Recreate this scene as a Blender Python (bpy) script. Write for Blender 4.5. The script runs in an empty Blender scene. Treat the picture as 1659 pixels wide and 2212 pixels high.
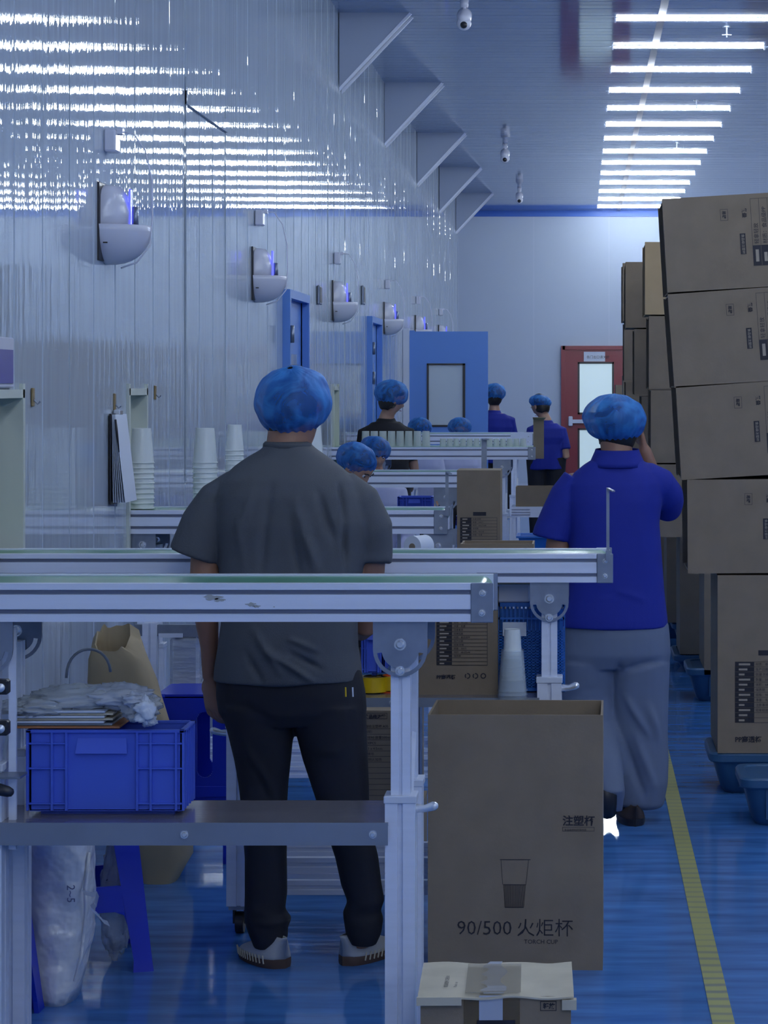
import bpy, math, random
import numpy as np
from mathutils import Vector, Matrix, noise

random.seed(7); np.random.seed(7)
SC = bpy.context.scene
COL = SC.collection
# ---- camera: level view down the hall, off-centre crop as lens shift ----
F, H, VX, VY = 4900.0, 1.62, 1253.0, 830.0       # focal length in px of the 1659x2212 frame, eye height, vanishing point
cam = bpy.data.objects.new('camera', bpy.data.cameras.new('camera'))
COL.objects.link(cam); SC.camera = cam
cam.location = (0, 0, H); cam.rotation_euler = (math.pi/2, 0, 0)
cam.data.sensor_fit = 'VERTICAL'; cam.data.sensor_height = 36; cam.data.sensor_width = 27
cam.data.lens = F/2212*36
cam.data.shift_x = (829.5-VX)/2212; cam.data.shift_y = (VY-1106)/2212
cam.data.clip_end = 200; cam.data.clip_start = .05
# ---- world, exposure ----
w = bpy.data.worlds.new('world'); SC.world = w; w.use_nodes = True
w.node_tree.nodes['Background'].inputs[0].default_value = (.35, .45, .75, 1)
w.node_tree.nodes['Background'].inputs[1].default_value = .3
vs = SC.view_settings
vs.view_transform = 'Standard'; vs.look = 'None'; vs.gamma = 1; vs.exposure = 0.65; vs.use_curve_mapping = False
TUBE_POWER = 78
TUBE_COLOR = (.84, .93, 1.0)
SC.cycles.max_bounces = 8; SC.cycles.transparent_max_bounces = 16; SC.cycles.caustics_reflective = False; SC.cycles.caustics_refractive = False
SC.cycles.sample_clamp_indirect = 6

# ---------------- materials ----------------
def lin(c):
    c = c/255.0
    return c/12.92 if c <= .04045 else ((c+.055)/1.055)**2.4
def rgb(r, g, b): return (lin(r), lin(g), lin(b), 1)
MATS = {}
def mat(name, col, rough=.5, metal=0, spec=.5, alpha=1, emit=None, trans=0, noise_amt=0, noise_scale=20, bump=0, bump_scale=60, stretch=(1,1,1), coat=0):
    if name in MATS: return MATS[name]
    m = bpy.data.materials.new(name); m.use_nodes = True
    nt = m.node_tree; b = nt.nodes['Principled BSDF']; L = nt.links
    b.inputs['Base Color'].default_value = col
    b.inputs['Roughness'].default_value = rough; b.inputs['Metallic'].default_value = metal
    b.inputs['Specular IOR Level'].default_value = spec; b.inputs['Alpha'].default_value = alpha
    b.inputs['Transmission Weight'].default_value = trans; b.inputs['Coat Weight'].default_value = coat
    if emit: b.inputs['Emission Color'].default_value = (*emit[:3], 1); b.inputs['Emission Strength'].default_value = emit[3]
    tc = nt.nodes.new('ShaderNodeTexCoord'); mp = nt.nodes.new('ShaderNodeMapping'); mp.inputs['Scale'].default_value = stretch
    L.new(tc.outputs['Object'], mp.inputs['Vector'])
    if noise_amt:
        n = nt.nodes.new('ShaderNodeTexNoise'); n.inputs['Scale'].default_value = noise_scale; n.inputs['Detail'].default_value = 4
        L.new(mp.outputs[0], n.inputs['Vector'])
        mx = nt.nodes.new('ShaderNodeMix'); mx.data_type = 'RGBA'; mx.blend_type = 'MULTIPLY'; mx.inputs[0].default_value = 1
        mr = nt.nodes.new('ShaderNodeMapRange'); mr.inputs[1].default_value = .3; mr.inputs[2].default_value = .7
        mr.inputs[3].default_value = 1-noise_amt; mr.inputs[4].default_value = 1+noise_amt
        L.new(n.outputs['Fac'], mr.inputs[0])
        mx.inputs[6].default_value = col; L.new(mr.outputs[0], mx.inputs[7]); L.new(mx.outputs[2], b.inputs['Base Color'])
    if bump:
        n2 = nt.nodes.new('ShaderNodeTexNoise'); n2.inputs['Scale'].default_value = bump_scale; n2.inputs['Detail'].default_value = 3
        L.new(mp.outputs[0], n2.inputs['Vector'])
        bp = nt.nodes.new('ShaderNodeBump'); bp.inputs['Strength'].default_value = 1; bp.inputs['Distance'].default_value = bump
        L.new(n2.outputs['Fac'], bp.inputs['Height']); L.new(bp.outputs[0], b.inputs['Normal'])
    MATS[name] = m
    return m

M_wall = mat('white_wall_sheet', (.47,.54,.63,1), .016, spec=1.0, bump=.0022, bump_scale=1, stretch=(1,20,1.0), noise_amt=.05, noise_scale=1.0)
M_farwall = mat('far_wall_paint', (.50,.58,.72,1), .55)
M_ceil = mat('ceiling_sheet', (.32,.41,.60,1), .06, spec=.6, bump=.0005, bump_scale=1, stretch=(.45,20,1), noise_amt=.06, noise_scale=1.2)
M_floor = mat('blue_epoxy', (.065,.20,.52,1), .09, spec=.65, bump=.0016, bump_scale=1, stretch=(1.6,9,1), noise_amt=.28, noise_scale=1.6, coat=0)
M_cream = mat('cream_frame', (.55,.60,.55,1), .4)
M_trim = mat('white_trim', (.6,.66,.8,1), .35)
M_blue_trim = mat('blue_cove', (.05,.16,.6,1), .4)
M_bluedoor = mat('blue_door_paint', (.10,.25,.68,1), .4)
M_reddoor = mat('red_door_paint', (.20,.008,.024,1), .35)
M_black = mat('black_rubber', (.012,.013,.02,1), .4)
M_pane = mat('lit_pane', (.5,.62,.66,1), .15, emit=(.55,.72,.8,.35))
M_glass = mat('door_glass', (.6,.68,.75,1), .08, alpha=.35)
M_alu = mat('anodised_aluminium', (.74,.80,.96,1), .32, metal=.15, noise_amt=.03, noise_scale=3, stretch=(1,20,20))
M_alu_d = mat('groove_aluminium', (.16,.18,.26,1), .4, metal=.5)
M_steel = mat('galvanised_steel', (.26,.30,.38,1), .38, metal=.7, noise_amt=.12, noise_scale=14)
M_shelf = mat('brushed_stainless', (.30,.29,.34,1), .2, metal=.5, noise_amt=.1, noise_scale=4, stretch=(1,12,1), bump=.0006, bump_scale=6)
M_shelf_edge = mat('grey_shelf_edge', (.22,.26,.34,1), .4, metal=.3, noise_amt=.08, noise_scale=6)
M_chrome = mat('chrome', (.85,.88,.92,1), .18, metal=.65)
M_belt = mat('green_belt', (.07,.25,.16,1), .28, spec=.5)
M_card = mat('cardboard', (.225,.178,.128,1), .85, noise_amt=.08, noise_scale=9, bump=.0004, bump_scale=90)
M_card_in = mat('cardboard_pale', (.42,.31,.18,1), .85, noise_amt=.05, noise_scale=9)
M_card_w = mat('cardboard_white', (.52,.48,.38,1), .75, noise_amt=.08, noise_scale=12)
M_ink = mat('print_ink', (.008,.009,.02,1), .6)
M_ink_w = mat('print_pale', (.35,.30,.24,1), .7)
M_tape = mat('packing_tape', (.45,.42,.36,1), .12, alpha=.35)
M_tape_w = mat('frosted_tape', (.6,.66,.8,1), .2, alpha=.7)
M_crate = mat('blue_crate_plastic', (.06,.125,.66,1), .42)
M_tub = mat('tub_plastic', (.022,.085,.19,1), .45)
M_basket = mat('basket_plastic', (.015,.14,.52,1), .4)
M_stool = mat('blue_stool_plastic', (.007,.03,.50,1), .32)
M_yellow = mat('yellow_tape_roll', (.62,.42,.01,1), .3)
M_orange = mat('orange_label', (.7,.08,.01,1), .4)
M_cup = mat('white_cup_plastic', (.78,.84,.86,1), .3, alpha=.92)
M_cupclear = mat('clear_cup_plastic', (.65,.75,.85,1), .12, alpha=.2, spec=.8)
M_cupfar = mat('ribbed_clear_cup', (.78,.85,.86,1), .12, alpha=.42, spec=.8)
M_paper = mat('paper', (.62,.68,.8,1), .6)
M_kraft = mat('kraft_paper', (.40,.32,.20,1), .7, bump=.004, bump_scale=9)
M_kraft_in = mat('kraft_inside', (.14,.12,.10,1), .8)
M_film = mat('plastic_film', (.66,.72,.80,1), .1, alpha=.55, spec=1.0, bump=.012, bump_scale=9, stretch=(1,2,4))
M_sack = mat('white_sack', (.88,.90,.95,1), .25, spec=.7, bump=.03, bump_scale=9)
M_skin = mat('skin', (.30,.155,.10,1), .5, noise_amt=.08, noise_scale=10)
M_skin_l = mat('light_skin', (.42,.25,.18,1), .5)
M_hair = mat('hair', (.010,.009,.010,1), .5)
M_eye = mat('eye_dark', (.01,.01,.012,1), .2)
M_gshirt = mat('grey_cotton', (.075,.083,.098,1), .85, bump=.0006, bump_scale=300)
M_bshirt = mat('royal_blue_cotton', (.004,.016,.26,1), .8, bump=.0006, bump_scale=300)
M_kshirt = mat('black_cotton', (.008,.009,.014,1), .85)
M_wshirt = mat('white_coat', (.50,.54,.78,1), .7)
M_pants = mat('black_trousers', (.0065,.0085,.016,1), .8)
M_gpants = mat('pale_grey_trousers', (.13,.165,.25,1), .8)
M_shoe = mat('grey_suede', (.42,.43,.45,1), .8)
M_sole = mat('brown_sole', (.075,.045,.035,1), .7)
M_fixt = mat('white_fixture', (.66,.68,.80,1), .22)
M_glow = mat('violet_lamp', (.1,.1,.9,1), .3, emit=(.10,.12,1,.8))
M_tube = mat('light_tube', (.9,.9,.9,1), .4, emit=(*TUBE_COLOR, TUBE_POWER))
M_floor_tape = mat('yellow_floor_tape', (.30,.30,.10,1), .5)
M_sign = mat('indigo_sign', (.04,.04,.3,1), .4)

# floor tape gets dirt hatching
def _hatch():
    nt = M_floor_tape.node_tree; b = nt.nodes['Principled BSDF']
    tc = nt.nodes.new('ShaderNodeTexCoord'); wv = nt.nodes.new('ShaderNodeTexWave'); wv.bands_direction = 'Y'
    wv.inputs['Scale'].default_value = 4.5; wv.inputs['Distortion'].default_value = 1.5
    n = nt.nodes.new('ShaderNodeTexNoise'); n.inputs['Scale'].default_value = 1.3
    mu = nt.nodes.new('ShaderNodeMath'); mu.operation = 'MULTIPLY'
    mr = nt.nodes.new('ShaderNodeMapRange'); mr.inputs[1].default_value = .28; mr.inputs[2].default_value = .75
    mx = nt.nodes.new('ShaderNodeMix'); mx.data_type = 'RGBA'; mx.inputs[6].default_value = (.34,.34,.12,1); mx.inputs[7].default_value = (.12,.15,.16,1)
    L = nt.links
    L.new(tc.outputs['Object'], wv.inputs['Vector']); L.new(tc.outputs['Object'], n.inputs['Vector'])
    L.new(wv.outputs['Fac'], mu.inputs[0]); L.new(n.outputs['Fac'], mu.inputs[1]); L.new(mu.outputs[0], mr.inputs[0])
    L.new(mr.outputs[0], mx.inputs[0]); L.new(mx.outputs[2], b.inputs['Base Color'])
_hatch()

# ---------------- geometry helpers ----------------
def at(px, py, s): return Vector(((px-VX)/s, F/s, H-(py-VY)/s))
def X(px, s): return (px-VX)/s
def Z(py, s): return H-(py-VY)/s
WOFF = {}
def tag(o, label=None, cat=None, group=None, kind=None):
    if label: o['label'] = label
    if cat: o['category'] = cat
    if group: o['group'] = group
    if kind: o['kind'] = kind
    return o
def thing(name, loc, label, cat, group=None):
    o = bpy.data.objects.new(name, None); COL.objects.link(o); o.location = loc; o.empty_display_size = .05
    WOFF[o.name] = Vector(loc)
    return tag(o, label, cat, group)
def link(name, me, m, parent=None, off=None):
    if m is not None: me.materials.clear(); me.materials.append(m)
    o = bpy.data.objects.new(name, me); COL.objects.link(o)
    if parent is not None: o.parent = parent; WOFF[o.name] = WOFF[parent.name]
    else:
        o.location = off if off is not None else (0,0,0); WOFF[o.name] = Vector(o.location)
    return o
class MB:
    def __init__(s): s.v = []; s.f = []
    def add(s, vs, fs):
        n = len(s.v); s.v += [Vector(v) for v in vs]; s.f += [tuple(i+n for i in f) for f in fs]; return s
    def box(s, x0, x1, y0, y1, z0, z1, M=None, bev=0):
        if bev:
            b = min(bev, abs(x1-x0)/2.01, abs(y1-y0)/2.01, abs(z1-z0)/2.01)
            P = []
            for sx, xx in ((1,x0),(-1,x1)):
                for sy, yy in ((1,y0),(-1,y1)):
                    for sz, zz in ((1,z0),(-1,z1)):
                        P += [(xx, yy+sy*b, zz+sz*b), (xx+sx*b, yy, zz+sz*b), (xx+sx*b, yy+sy*b, zz)]
            idx = lambda i,j,k,c: ((i*2+j)*2+k)*3+c
            fs = []
            for i in (0,1):
                fs.append((idx(i,0,0,0),idx(i,1,0,0),idx(i,1,1,0),idx(i,0,1,0))[::(-1 if i==0 else 1)])
                fs.append((idx(0,i,0,1),idx(1,i,0,1),idx(1,i,1,1),idx(0,i,1,1))[::(1 if i==0 else -1)])
                fs.append((idx(0,0,i,2),idx(1,0,i,2),idx(1,1,i,2),idx(0,1,i,2))[::(-1 if i==0 else 1)])
            for j in (0,1):
                for k in (0,1):
                    fs.append((idx(0,j,k,1),idx(0,j,k,2),idx(1,j,k,2),idx(1,j,k,1)))
                    fs.append((idx(j,0,k,0),idx(j,0,k,2),idx(j,1,k,2),idx(j,1,k,0)))
                    fs.append((idx(j,k,0,0),idx(j,k,0,1),idx(j,k,1,1),idx(j,k,1,0)))
                    for i in (0,1): pass
            for i in (0,1):
                for j in (0,1):
                    for k in (0,1): fs.append((idx(i,j,k,0),idx(i,j,k,1),idx(i,j,k,2)))
        else:
            P = [(x0,y0,z0),(x1,y0,z0),(x1,y1,z0),(x0,y1,z0),(x0,y0,z1),(x1,y0,z1),(x1,y1,z1),(x0,y1,z1)]
            fs = [(0,3,2,1),(4,5,6,7),(0,1,5,4),(1,2,6,5),(2,3,7,6),(3,0,4,7)]
        if M is not None: P = [M @ Vector(p) for p in P]
        return s.add(P, fs)
    def prism(s, poly, f0, f1, caps=True):
        """poly of 2d points; f0/f1 map 2d -> 3d for both ends"""
        n = len(poly); P = [f0(*p) for p in poly]+[f1(*p) for p in poly]
        fs = [(i, (i+1) % n, n+(i+1) % n, n+i) for i in range(n)]
        if caps: fs += [tuple(range(n))[::-1], tuple(range(n, 2*n))]
        return s.add(P, fs)
    def extx(s, poly, x0, x1): return s.prism(poly, lambda a,b: (x0,a,b), lambda a,b: (x1,a,b))
    def exty(s, poly, y0, y1): return s.prism(poly, lambda a,b: (a,y0,b), lambda a,b: (a,y1,b))
    def extz(s, poly, z0, z1): return s.prism(poly, lambda a,b: (a,b,z0), lambda a,b: (a,b,z1))
    def rings(s, R, caps=True, closed=True):
        m = len(R[0]); P = [p for r in R for p in r]; fs = []
        for i in range(len(R)-1):
            for j in range(m if closed else m-1):
                k = (j+1) % m
                fs.append((i*m+j, i*m+k, (i+1)*m+k, (i+1)*m+j))
        if caps: fs += [tuple(range(m))[::-1], tuple((len(R)-1)*m+j for j in range(m))]
        return s.add(P, fs)
    def tube(s, pts, rad, n=8, flat=1.0, up=None, round_ends=False):
        pts = [Vector(p) for p in pts]
        if not hasattr(rad, '__len__'): rad = [rad]*len(pts)
        rad = list(rad)
        if round_ends:
            d0 = (pts[0]-pts[1]).normalized(); d1 = (pts[-1]-pts[-2]).normalized()
            a, b = rad[0], rad[-1]
            pre = [(pts[0]+d0*a*.95, a*.25), (pts[0]+d0*a*.7, a*.71)]; post = [(pts[-1]+d1*b*.7, b*.71), (pts[-1]+d1*b*.95, b*.25)]
            pts = [p for p,_ in pre]+pts+[p for p,_ in post]; rad = [r for _,r in pre]+rad+[r for _,r in post]
        R = []; u = Vector(up) if up is not None else None
        for i, p in enumerate(pts):
            t = (pts[min(i+1, len(pts)-1)]-pts[max(i-1, 0)])
            t = t.normalized() if t.length > 1e-9 else Vector((0,0,1))
            if u is None: u = Vector((1,0,0)) if abs(t.x) < .9 else Vector((0,1,0))
            u2 = (u-t*u.dot(t))
            if u2.length < 1e-6: u2 = t.orthogonal()
            u2.normalize(); v2 = t.cross(u2)
            if up is None: u = u2
            R.append([p+(u2*math.cos(a)+v2*math.sin(a)*flat)*rad[i] for a in [2*math.pi*k/n for k in range(n)]])
        return s.rings(R)
    def cyl(s, p0, p1, r0, r1=None, n=16): return s.tube([p0, p1], [r0, r0 if r1 is None else r1], n)
    def ball(s, c, rx, ry=None, rz=None, n=12, m=8, M=None):
        ry = rx if ry is None else ry; rz = rx if rz is None else rz; c = Vector(c); R = []
        for i in range(m+1):
            th = math.pi*(i+.02)/(m+.04)
            R.append([Vector((rx*math.sin(th)*math.cos(a), ry*math.sin(th)*math.sin(a), rz*math.cos(th))) for a in [2*math.pi*k/n for k in range(n)]])
        R = [[c+(M @ p if M else p) for p in r] for r in R]
        return s.rings(R[::-1])
    def xf(s, M): s.v = [M @ v for v in s.v]; return s
    def mesh(s, name='m', smooth=False, off=Vector((0,0,0))):
        me = bpy.data.meshes.new(name); me.from_pydata([tuple(v-off) for v in s.v], [], s.f); me.update()
        if smooth: me.polygons.foreach_set('use_smooth', [True]*len(me.polygons))
        return me
    def build(s, name, m, parent=None, smooth=False, off=None):
        o = WOFF[parent.name] if parent is not None else Vector(off if off is not None else (0,0,0))
        me = s.mesh(name, smooth, o)
        ob = link(name, me, m, parent, off)
        if smooth == 'auto': 
            try: me.set_sharp_from_angle(angle=math.radians(35))
            except Exception: pass
        return ob
def fixn(me):
    import bmesh
    bm = bmesh.new(); bm.from_mesh(me); bmesh.ops.recalc_face_normals(bm, faces=bm.faces); bm.to_mesh(me); bm.free()
def remesh(mb, voxel, smooth=4, off=Vector((0,0,0))):
    me = mb.mesh('tmp', False, off); fixn(me)
    o = bpy.data.objects.new('tmp', me); COL.objects.link(o)
    r = o.modifiers.new('r', 'REMESH'); r.mode = 'VOXEL'; r.voxel_size = voxel; r.use_smooth_shade = True
    if smooth:
        k = o.modifiers.new('s', 'SMOOTH'); k.iterations = smooth; k.factor = .5
    dg = bpy.context.evaluated_depsgraph_get()
    out = bpy.data.meshes.new_from_object(o.evaluated_get(dg))
    bpy.data.objects.remove(o)
    out.polygons.foreach_set('use_smooth', [True]*len(out.polygons))
    return out
def folds(me, segs, amp_noise=0, scale=6, stretch=(1,1,.35)):
    """push vertices along normals: segs = (p0, p1, amp, width) in mesh coordinates"""
    n = len(me.vertices); co = np.empty(n*3); me.vertices.foreach_get('co', co); co = co.reshape(-1,3)
    no = np.empty(n*3); me.vertex_normals.foreach_get('vector', no) if hasattr(me, 'vertex_normals') else me.vertices.foreach_get('normal', no)
    no = no.reshape(-1,3); d = np.zeros(n)
    for p0, p1, a, wd in segs:
        p0 = np.array(p0); p1 = np.array(p1); e = p1-p0; L2 = (e**2).sum()
        t = np.clip(((co-p0) @ e)/L2, 0, 1); q = p0+t[:,None]*e; dist = np.linalg.norm(co-q, axis=1)
        d += a*np.exp(-(dist/wd)**2)*np.sin(np.pi*np.clip(t*.8+.1, 0, 1))
    if amp_noise:
        st = np.array(stretch)*scale
        d += np.array([noise.noise(Vector(c*st)) for c in co])*amp_noise
    co += no*d[:,None]
    me.vertices.foreach_set('co', co.reshape(-1)); me.update()
def text_mb(txt, size, origin, ux, uz, align='LEFT', bold=0, lift=.0006):
    """text as flat geometry in the plane ux (reading direction), uz (up)"""
    c = bpy.data.curves.new('t', 'FONT'); c.body = txt; c.size = size; c.align_x = align; c.align_y = 'BOTTOM_BASELINE'; c.offset = bold; c.resolution_u = 2
    o = bpy.data.objects.new('t', c); COL.objects.link(o)
    me = bpy.data.meshes.new_from_object(o.evaluated_get(bpy.context.evaluated_depsgraph_get()))
    bpy.data.objects.remove(o); bpy.data.curves.remove(c)
    ux = Vector(ux).normalized(); uz = Vector(uz).normalized(); nn = ux.cross(uz)
    mb = MB(); mb.add([Vector(origin)+ux*v.co.x+uz*v.co.y+nn*lift for v in me.vertices], [tuple(p.vertices) for p in me.polygons])
    bpy.data.meshes.remove(me)
    return mb
def merge(*mbs):
    m = MB()
    for b in mbs: m.add(b.v, b.f)
    return m
def rect(mb, o, ux, uz, x0, x1, z0, z1, lift=.0005):
    ux = Vector(ux).normalized(); uz = Vector(uz).normalized(); nn = ux.cross(uz); o = Vector(o)
    mb.add([o+ux*a+uz*b+nn*lift for a, b in ((x0,z0),(x1,z0),(x1,z1),(x0,z1))], [(0,1,2,3)])
def frame_rect(mb, o, ux, uz, x0, x1, z0, z1, t, lift=.0005):
    rect(mb,o,ux,uz,x0,x1,z0,z0+t,lift); rect(mb,o,ux,uz,x0,x1,z1-t,z1,lift); rect(mb,o,ux,uz,x0,x0+t,z0,z1,lift); rect(mb,o,ux,uz,x1-t,x1,z0,z1,lift)
def dup(root, loc, label=None, group=None):
    def cp(o, par):
        c = o.copy(); COL.objects.link(c); c.parent = par
        for ch in o.children: cp(ch, c)
        return c
    r = cp(root, None); r.location = loc
    if label: r['label'] = label
    if group: r['group'] = group
    return r
# ================= THE SETTING =================
WX, CEIL, FARY, WEND = -1.72, 4.27, F/141.4, F/154.0
LEFTX, RIGHTX, BACKY = -5.2, 7.0, -14.0
def struct(name, mb, m, parent=None, smooth=False):
    o = mb.build(name, m, parent, smooth)
    if parent is None: o['kind'] = 'structure'
    return o
struct('floor', MB().box(LEFTX, RIGHTX, BACKY, FARY+.1, -.1, 0), M_floor)
ceil = struct('ceiling', MB().box(LEFTX, RIGHTX, BACKY, FARY+.1, CEIL+.02, CEIL+.1), M_trim)
# ceiling sheets: strips running across the hall, recessed joints
y = BACKY; k = 0
strip = None
while y < FARY:
    a = y+.003; b = min(y+.297, FARY)
    if strip is None:
        mb = MB(); mb.extx([(0,.02),(.294,.02),(.294,.003),(.290,0),(.15,0),(.148,.003),(.146,0),(.004,0),(0,.003)], LEFTX, RIGHTX)
        mestrip = mb.mesh('ceiling_strip'); fixn(mestrip)
        strip = 1
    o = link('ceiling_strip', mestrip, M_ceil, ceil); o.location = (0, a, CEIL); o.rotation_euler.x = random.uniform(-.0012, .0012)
    y += .3
# far wall, right wall, back wall
fw = struct('wall_far', MB().box(LEFTX, RIGHTX, FARY, FARY+.1, 0, CEIL), M_farwall)
for px0 in range(-3, 6):
    MB().box(px0*1.15+.44, px0*1.15+.446, FARY-.003, FARY, 0, CEIL).build('panel_joint', M_trim, fw)
struct('wall_right', MB().box(RIGHTX, RIGHTX+.1, BACKY, FARY, 0, CEIL), M_farwall)
struct('wall_back', MB().box(LEFTX, RIGHTX, BACKY-.1, BACKY, 0, CEIL), M_farwall)
struct('wall_outer', MB().box(LEFTX-.1, LEFTX, BACKY, FARY, 0, CEIL), M_cream)
struct('trim_1', MB().box(-2.6, RIGHTX, FARY-.03, FARY, CEIL-.09, CEIL), M_blue_trim)
struct('baseboard_far', MB().box(-2.6, RIGHTX, FARY-.015, FARY, 0, .1), M_trim)
struct('wall_recess', merge(MB().box(-2.7, -2.6, WEND, FARY, 0, CEIL), MB().box(-2.7, WX-.06, WEND-.05, WEND, 0, CEIL)), M_farwall)
# left wall of ribbed glossy sheets with pass-through openings (y0,y1,z0,z1)
HOLES = [(5.26,5.70,.98,1.60), (6.60,6.98,.98,1.60), (8.60,8.97,.98,1.60), (12.62,13.0,.98,1.60), (15.75,16.1,.98,1.60), (19.5,19.9,.98,1.60),
         (13.16,14.02,0,2.17), (18.35,19.2,0,2.17), (22.10,22.92,0,2.15)]
wl = struct('wall_left', MB().box(WX-.062, WX-.058, BACKY, WEND, 3.9, CEIL), M_trim)
def wall_sheet(y0, y1):
    prof = []           # (y, x offset)
    yy = y0; prof += [(y0, -.012), (y0+.004, -.012), (y0+.006, 0)]
    c = y0+.37
    while c < y1-.2:
        prof += [(c-.006, 0), (c-.003, -.004), (c+.003, .002), (c+.007, 0)]; c += .37
    prof += [(y1-.006, 0), (y1-.003, -.005), (y1, -.012)]
    ys = sorted({p[0] for p in prof} | {h for q in HOLES for h in q[:2] if y0 < h < y1} | {y0+(y1-y0)*i/10 for i in range(11)})
    pa = np.array(prof); xo = np.interp(ys, pa[:,0], pa[:,1]); rnd = random.uniform(-.002,.002); ph = random.random()*9
    xo = [x+.0015*math.sin(3.1*(yy-y0)+ph)+rnd*(yy-y0) for x, yy in zip(xo, ys)]
    mb = MB()
    for i in range(len(ys)-1):
        a, b = ys[i], ys[i+1]; mid = (a+b)/2; z = [(0, CEIL)]
        for h in HOLES:
            if h[0] <= mid <= h[1]:
                nz = []
                for p, q in z:
                    if h[2] > p: nz.append((p, min(q, h[2])))
                    if h[3] < q: nz.append((max(p, h[3]), q))
                z = nz
        for p, q in z:
            x0, x1 = WX+xo[i], WX+xo[i+1]
            mb.add([(x0,a,p),(x1,b,p),(x1,b,q),(x0,a,q),(WX-.058,a,p),(WX-.058,b,p),(WX-.058,b,q),(WX-.058,a,q)],
                   [(3,2,1,0),(4,5,6,7),(0,1,5,4),(7,6,2,3)]+([(0,4,7,3)] if i == 0 or True else [])+[(1,2,6,5)])
    return mb
y = 9.88-1.12*22
while y < WEND:
    y1 = min(y+1.12, WEND)
    if y1 > BACKY: struct('wall_sheet', wall_sheet(max(y, BACKY), y1), M_wall, wl)
    y += 1.12
# frames of the pass-through openings
for i, h in enumerate(HOLES[:6]):
    mb = MB(); t = .022
    a, b, z0, z1 = h
    for bx in ((a-.004, a+t), (b-t, b+.004)): mb.box(WX-.075, WX+.012, bx[0], bx[1], z0-t, z1+t)
    mb.box(WX-.075, WX+.012, a, b, z1-t, z1+.004); mb.box(WX-.075, WX+.012, a, b, z0-.004, z0+.012)
    struct('trim_%d' % (i+2), mb, M_cream)
# access sheet head strip
struct('trim_8', merge(MB().box(WX, WX+.012, 9.88, 11.0, 2.84, 2.90), MB().box(WX, WX+.006, 9.88, 9.9, 1.2, 2.96), MB().box(WX, WX+.006, 10.98, 11.0, 1.2, 2.96)), M_wall)
# closed blue doors on the left wall
def side_door(n, a, b, zt):
    d = MB().box(WX-.04, WX-.005, a, b, .01, zt).build('door_%d' % n, M_bluedoor); d['kind'] = 'structure'
    MB().box(WX-.05, WX+.045, a-.05, a, 0, zt+.05).build('door_jamb', M_bluedoor, d)
    MB().box(WX-.05, WX+.045, b, b+.05, 0, zt+.05).build('door_jamb', M_bluedoor, d)
    MB().box(WX-.05, WX+.045, a, b, zt, zt+.05).build('door_head', M_bluedoor, d)
    MB().box(WX-.004, WX+.0, a+.25, b-.25, 1.1, 1.8).build('door_pane', M_glass, d)
    for z in (.3, 1.2, 1.62, 1.86):
        MB().cyl((WX+.055, a-.03, z), (WX+.055, a-.03, z+.1), .011).build('hinge', M_steel, d, True)
    hb = MB().tube([(WX, b-.08, 1.0), (WX+.05, b-.08, 1.0), (WX+.05, b-.2, 1.0)], .01); hb.build('door_handle', M_chrome, d, True)
    return d
side_door(1, 13.16, 14.02, 2.12); side_door(2, 18.35, 19.2, 2.12)
# open blue door, leaf square to the wall
s3 = 222.0; y3 = F/s3
zt = Z(716, s3); xl, xr = X(871, s3)+.02, X(1054, s3)
zw0, zw1 = Z(922, s3), Z(785, s3); xw0, xw1 = X(922, s3), X(1005, s3)
leaf = MB()
leaf.box(xl, xw0, y3, y3+.045, .01, zt); leaf.box(xw1, xr, y3, y3+.045, .01, zt)
leaf.box(xw0, xw1, y3, y3+.045, .01, zw0); leaf.box(xw0, xw1, y3, y3+.045, zw1, zt)
d3 = leaf.build('door_3', M_bluedoor); d3['kind'] = 'structure'
g = .018
fr = MB().box(xw0, xw1, y3-.008, y3+.05, zw0, zw0+g); fr.box(xw0, xw1, y3-.008, y3+.05, zw1-g, zw1); fr.box(xw0, xw0+g, y3-.008, y3+.05, zw0, zw1); fr.box(xw1-g*1.4, xw1, y3-.008, y3+.05, zw0, zw1)
fr.build('window_frame', M_black, d3)
MB().box(xw0+g, xw1-g, y3+.018, y3+.026, zw0+g, zw1-g).build('door_pane', M_glass, d3)
MB().box(WX, WX+.06, y3-.03, y3+.01, 0, zt+.03).build('door_jamb', M_trim, d3)
MB().box(WX, WX+.05, y3+.82, y3+.87, 0, zt+.03).build('door_jamb', M_bluedoor, d3)
MB().tube([(xr-.07, y3, 1.0), (xr-.07, y3-.05, 1.0), (xr-.19, y3-.05, 1.0)], .01).build('door_handle', M_chrome, d3, True)
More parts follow.
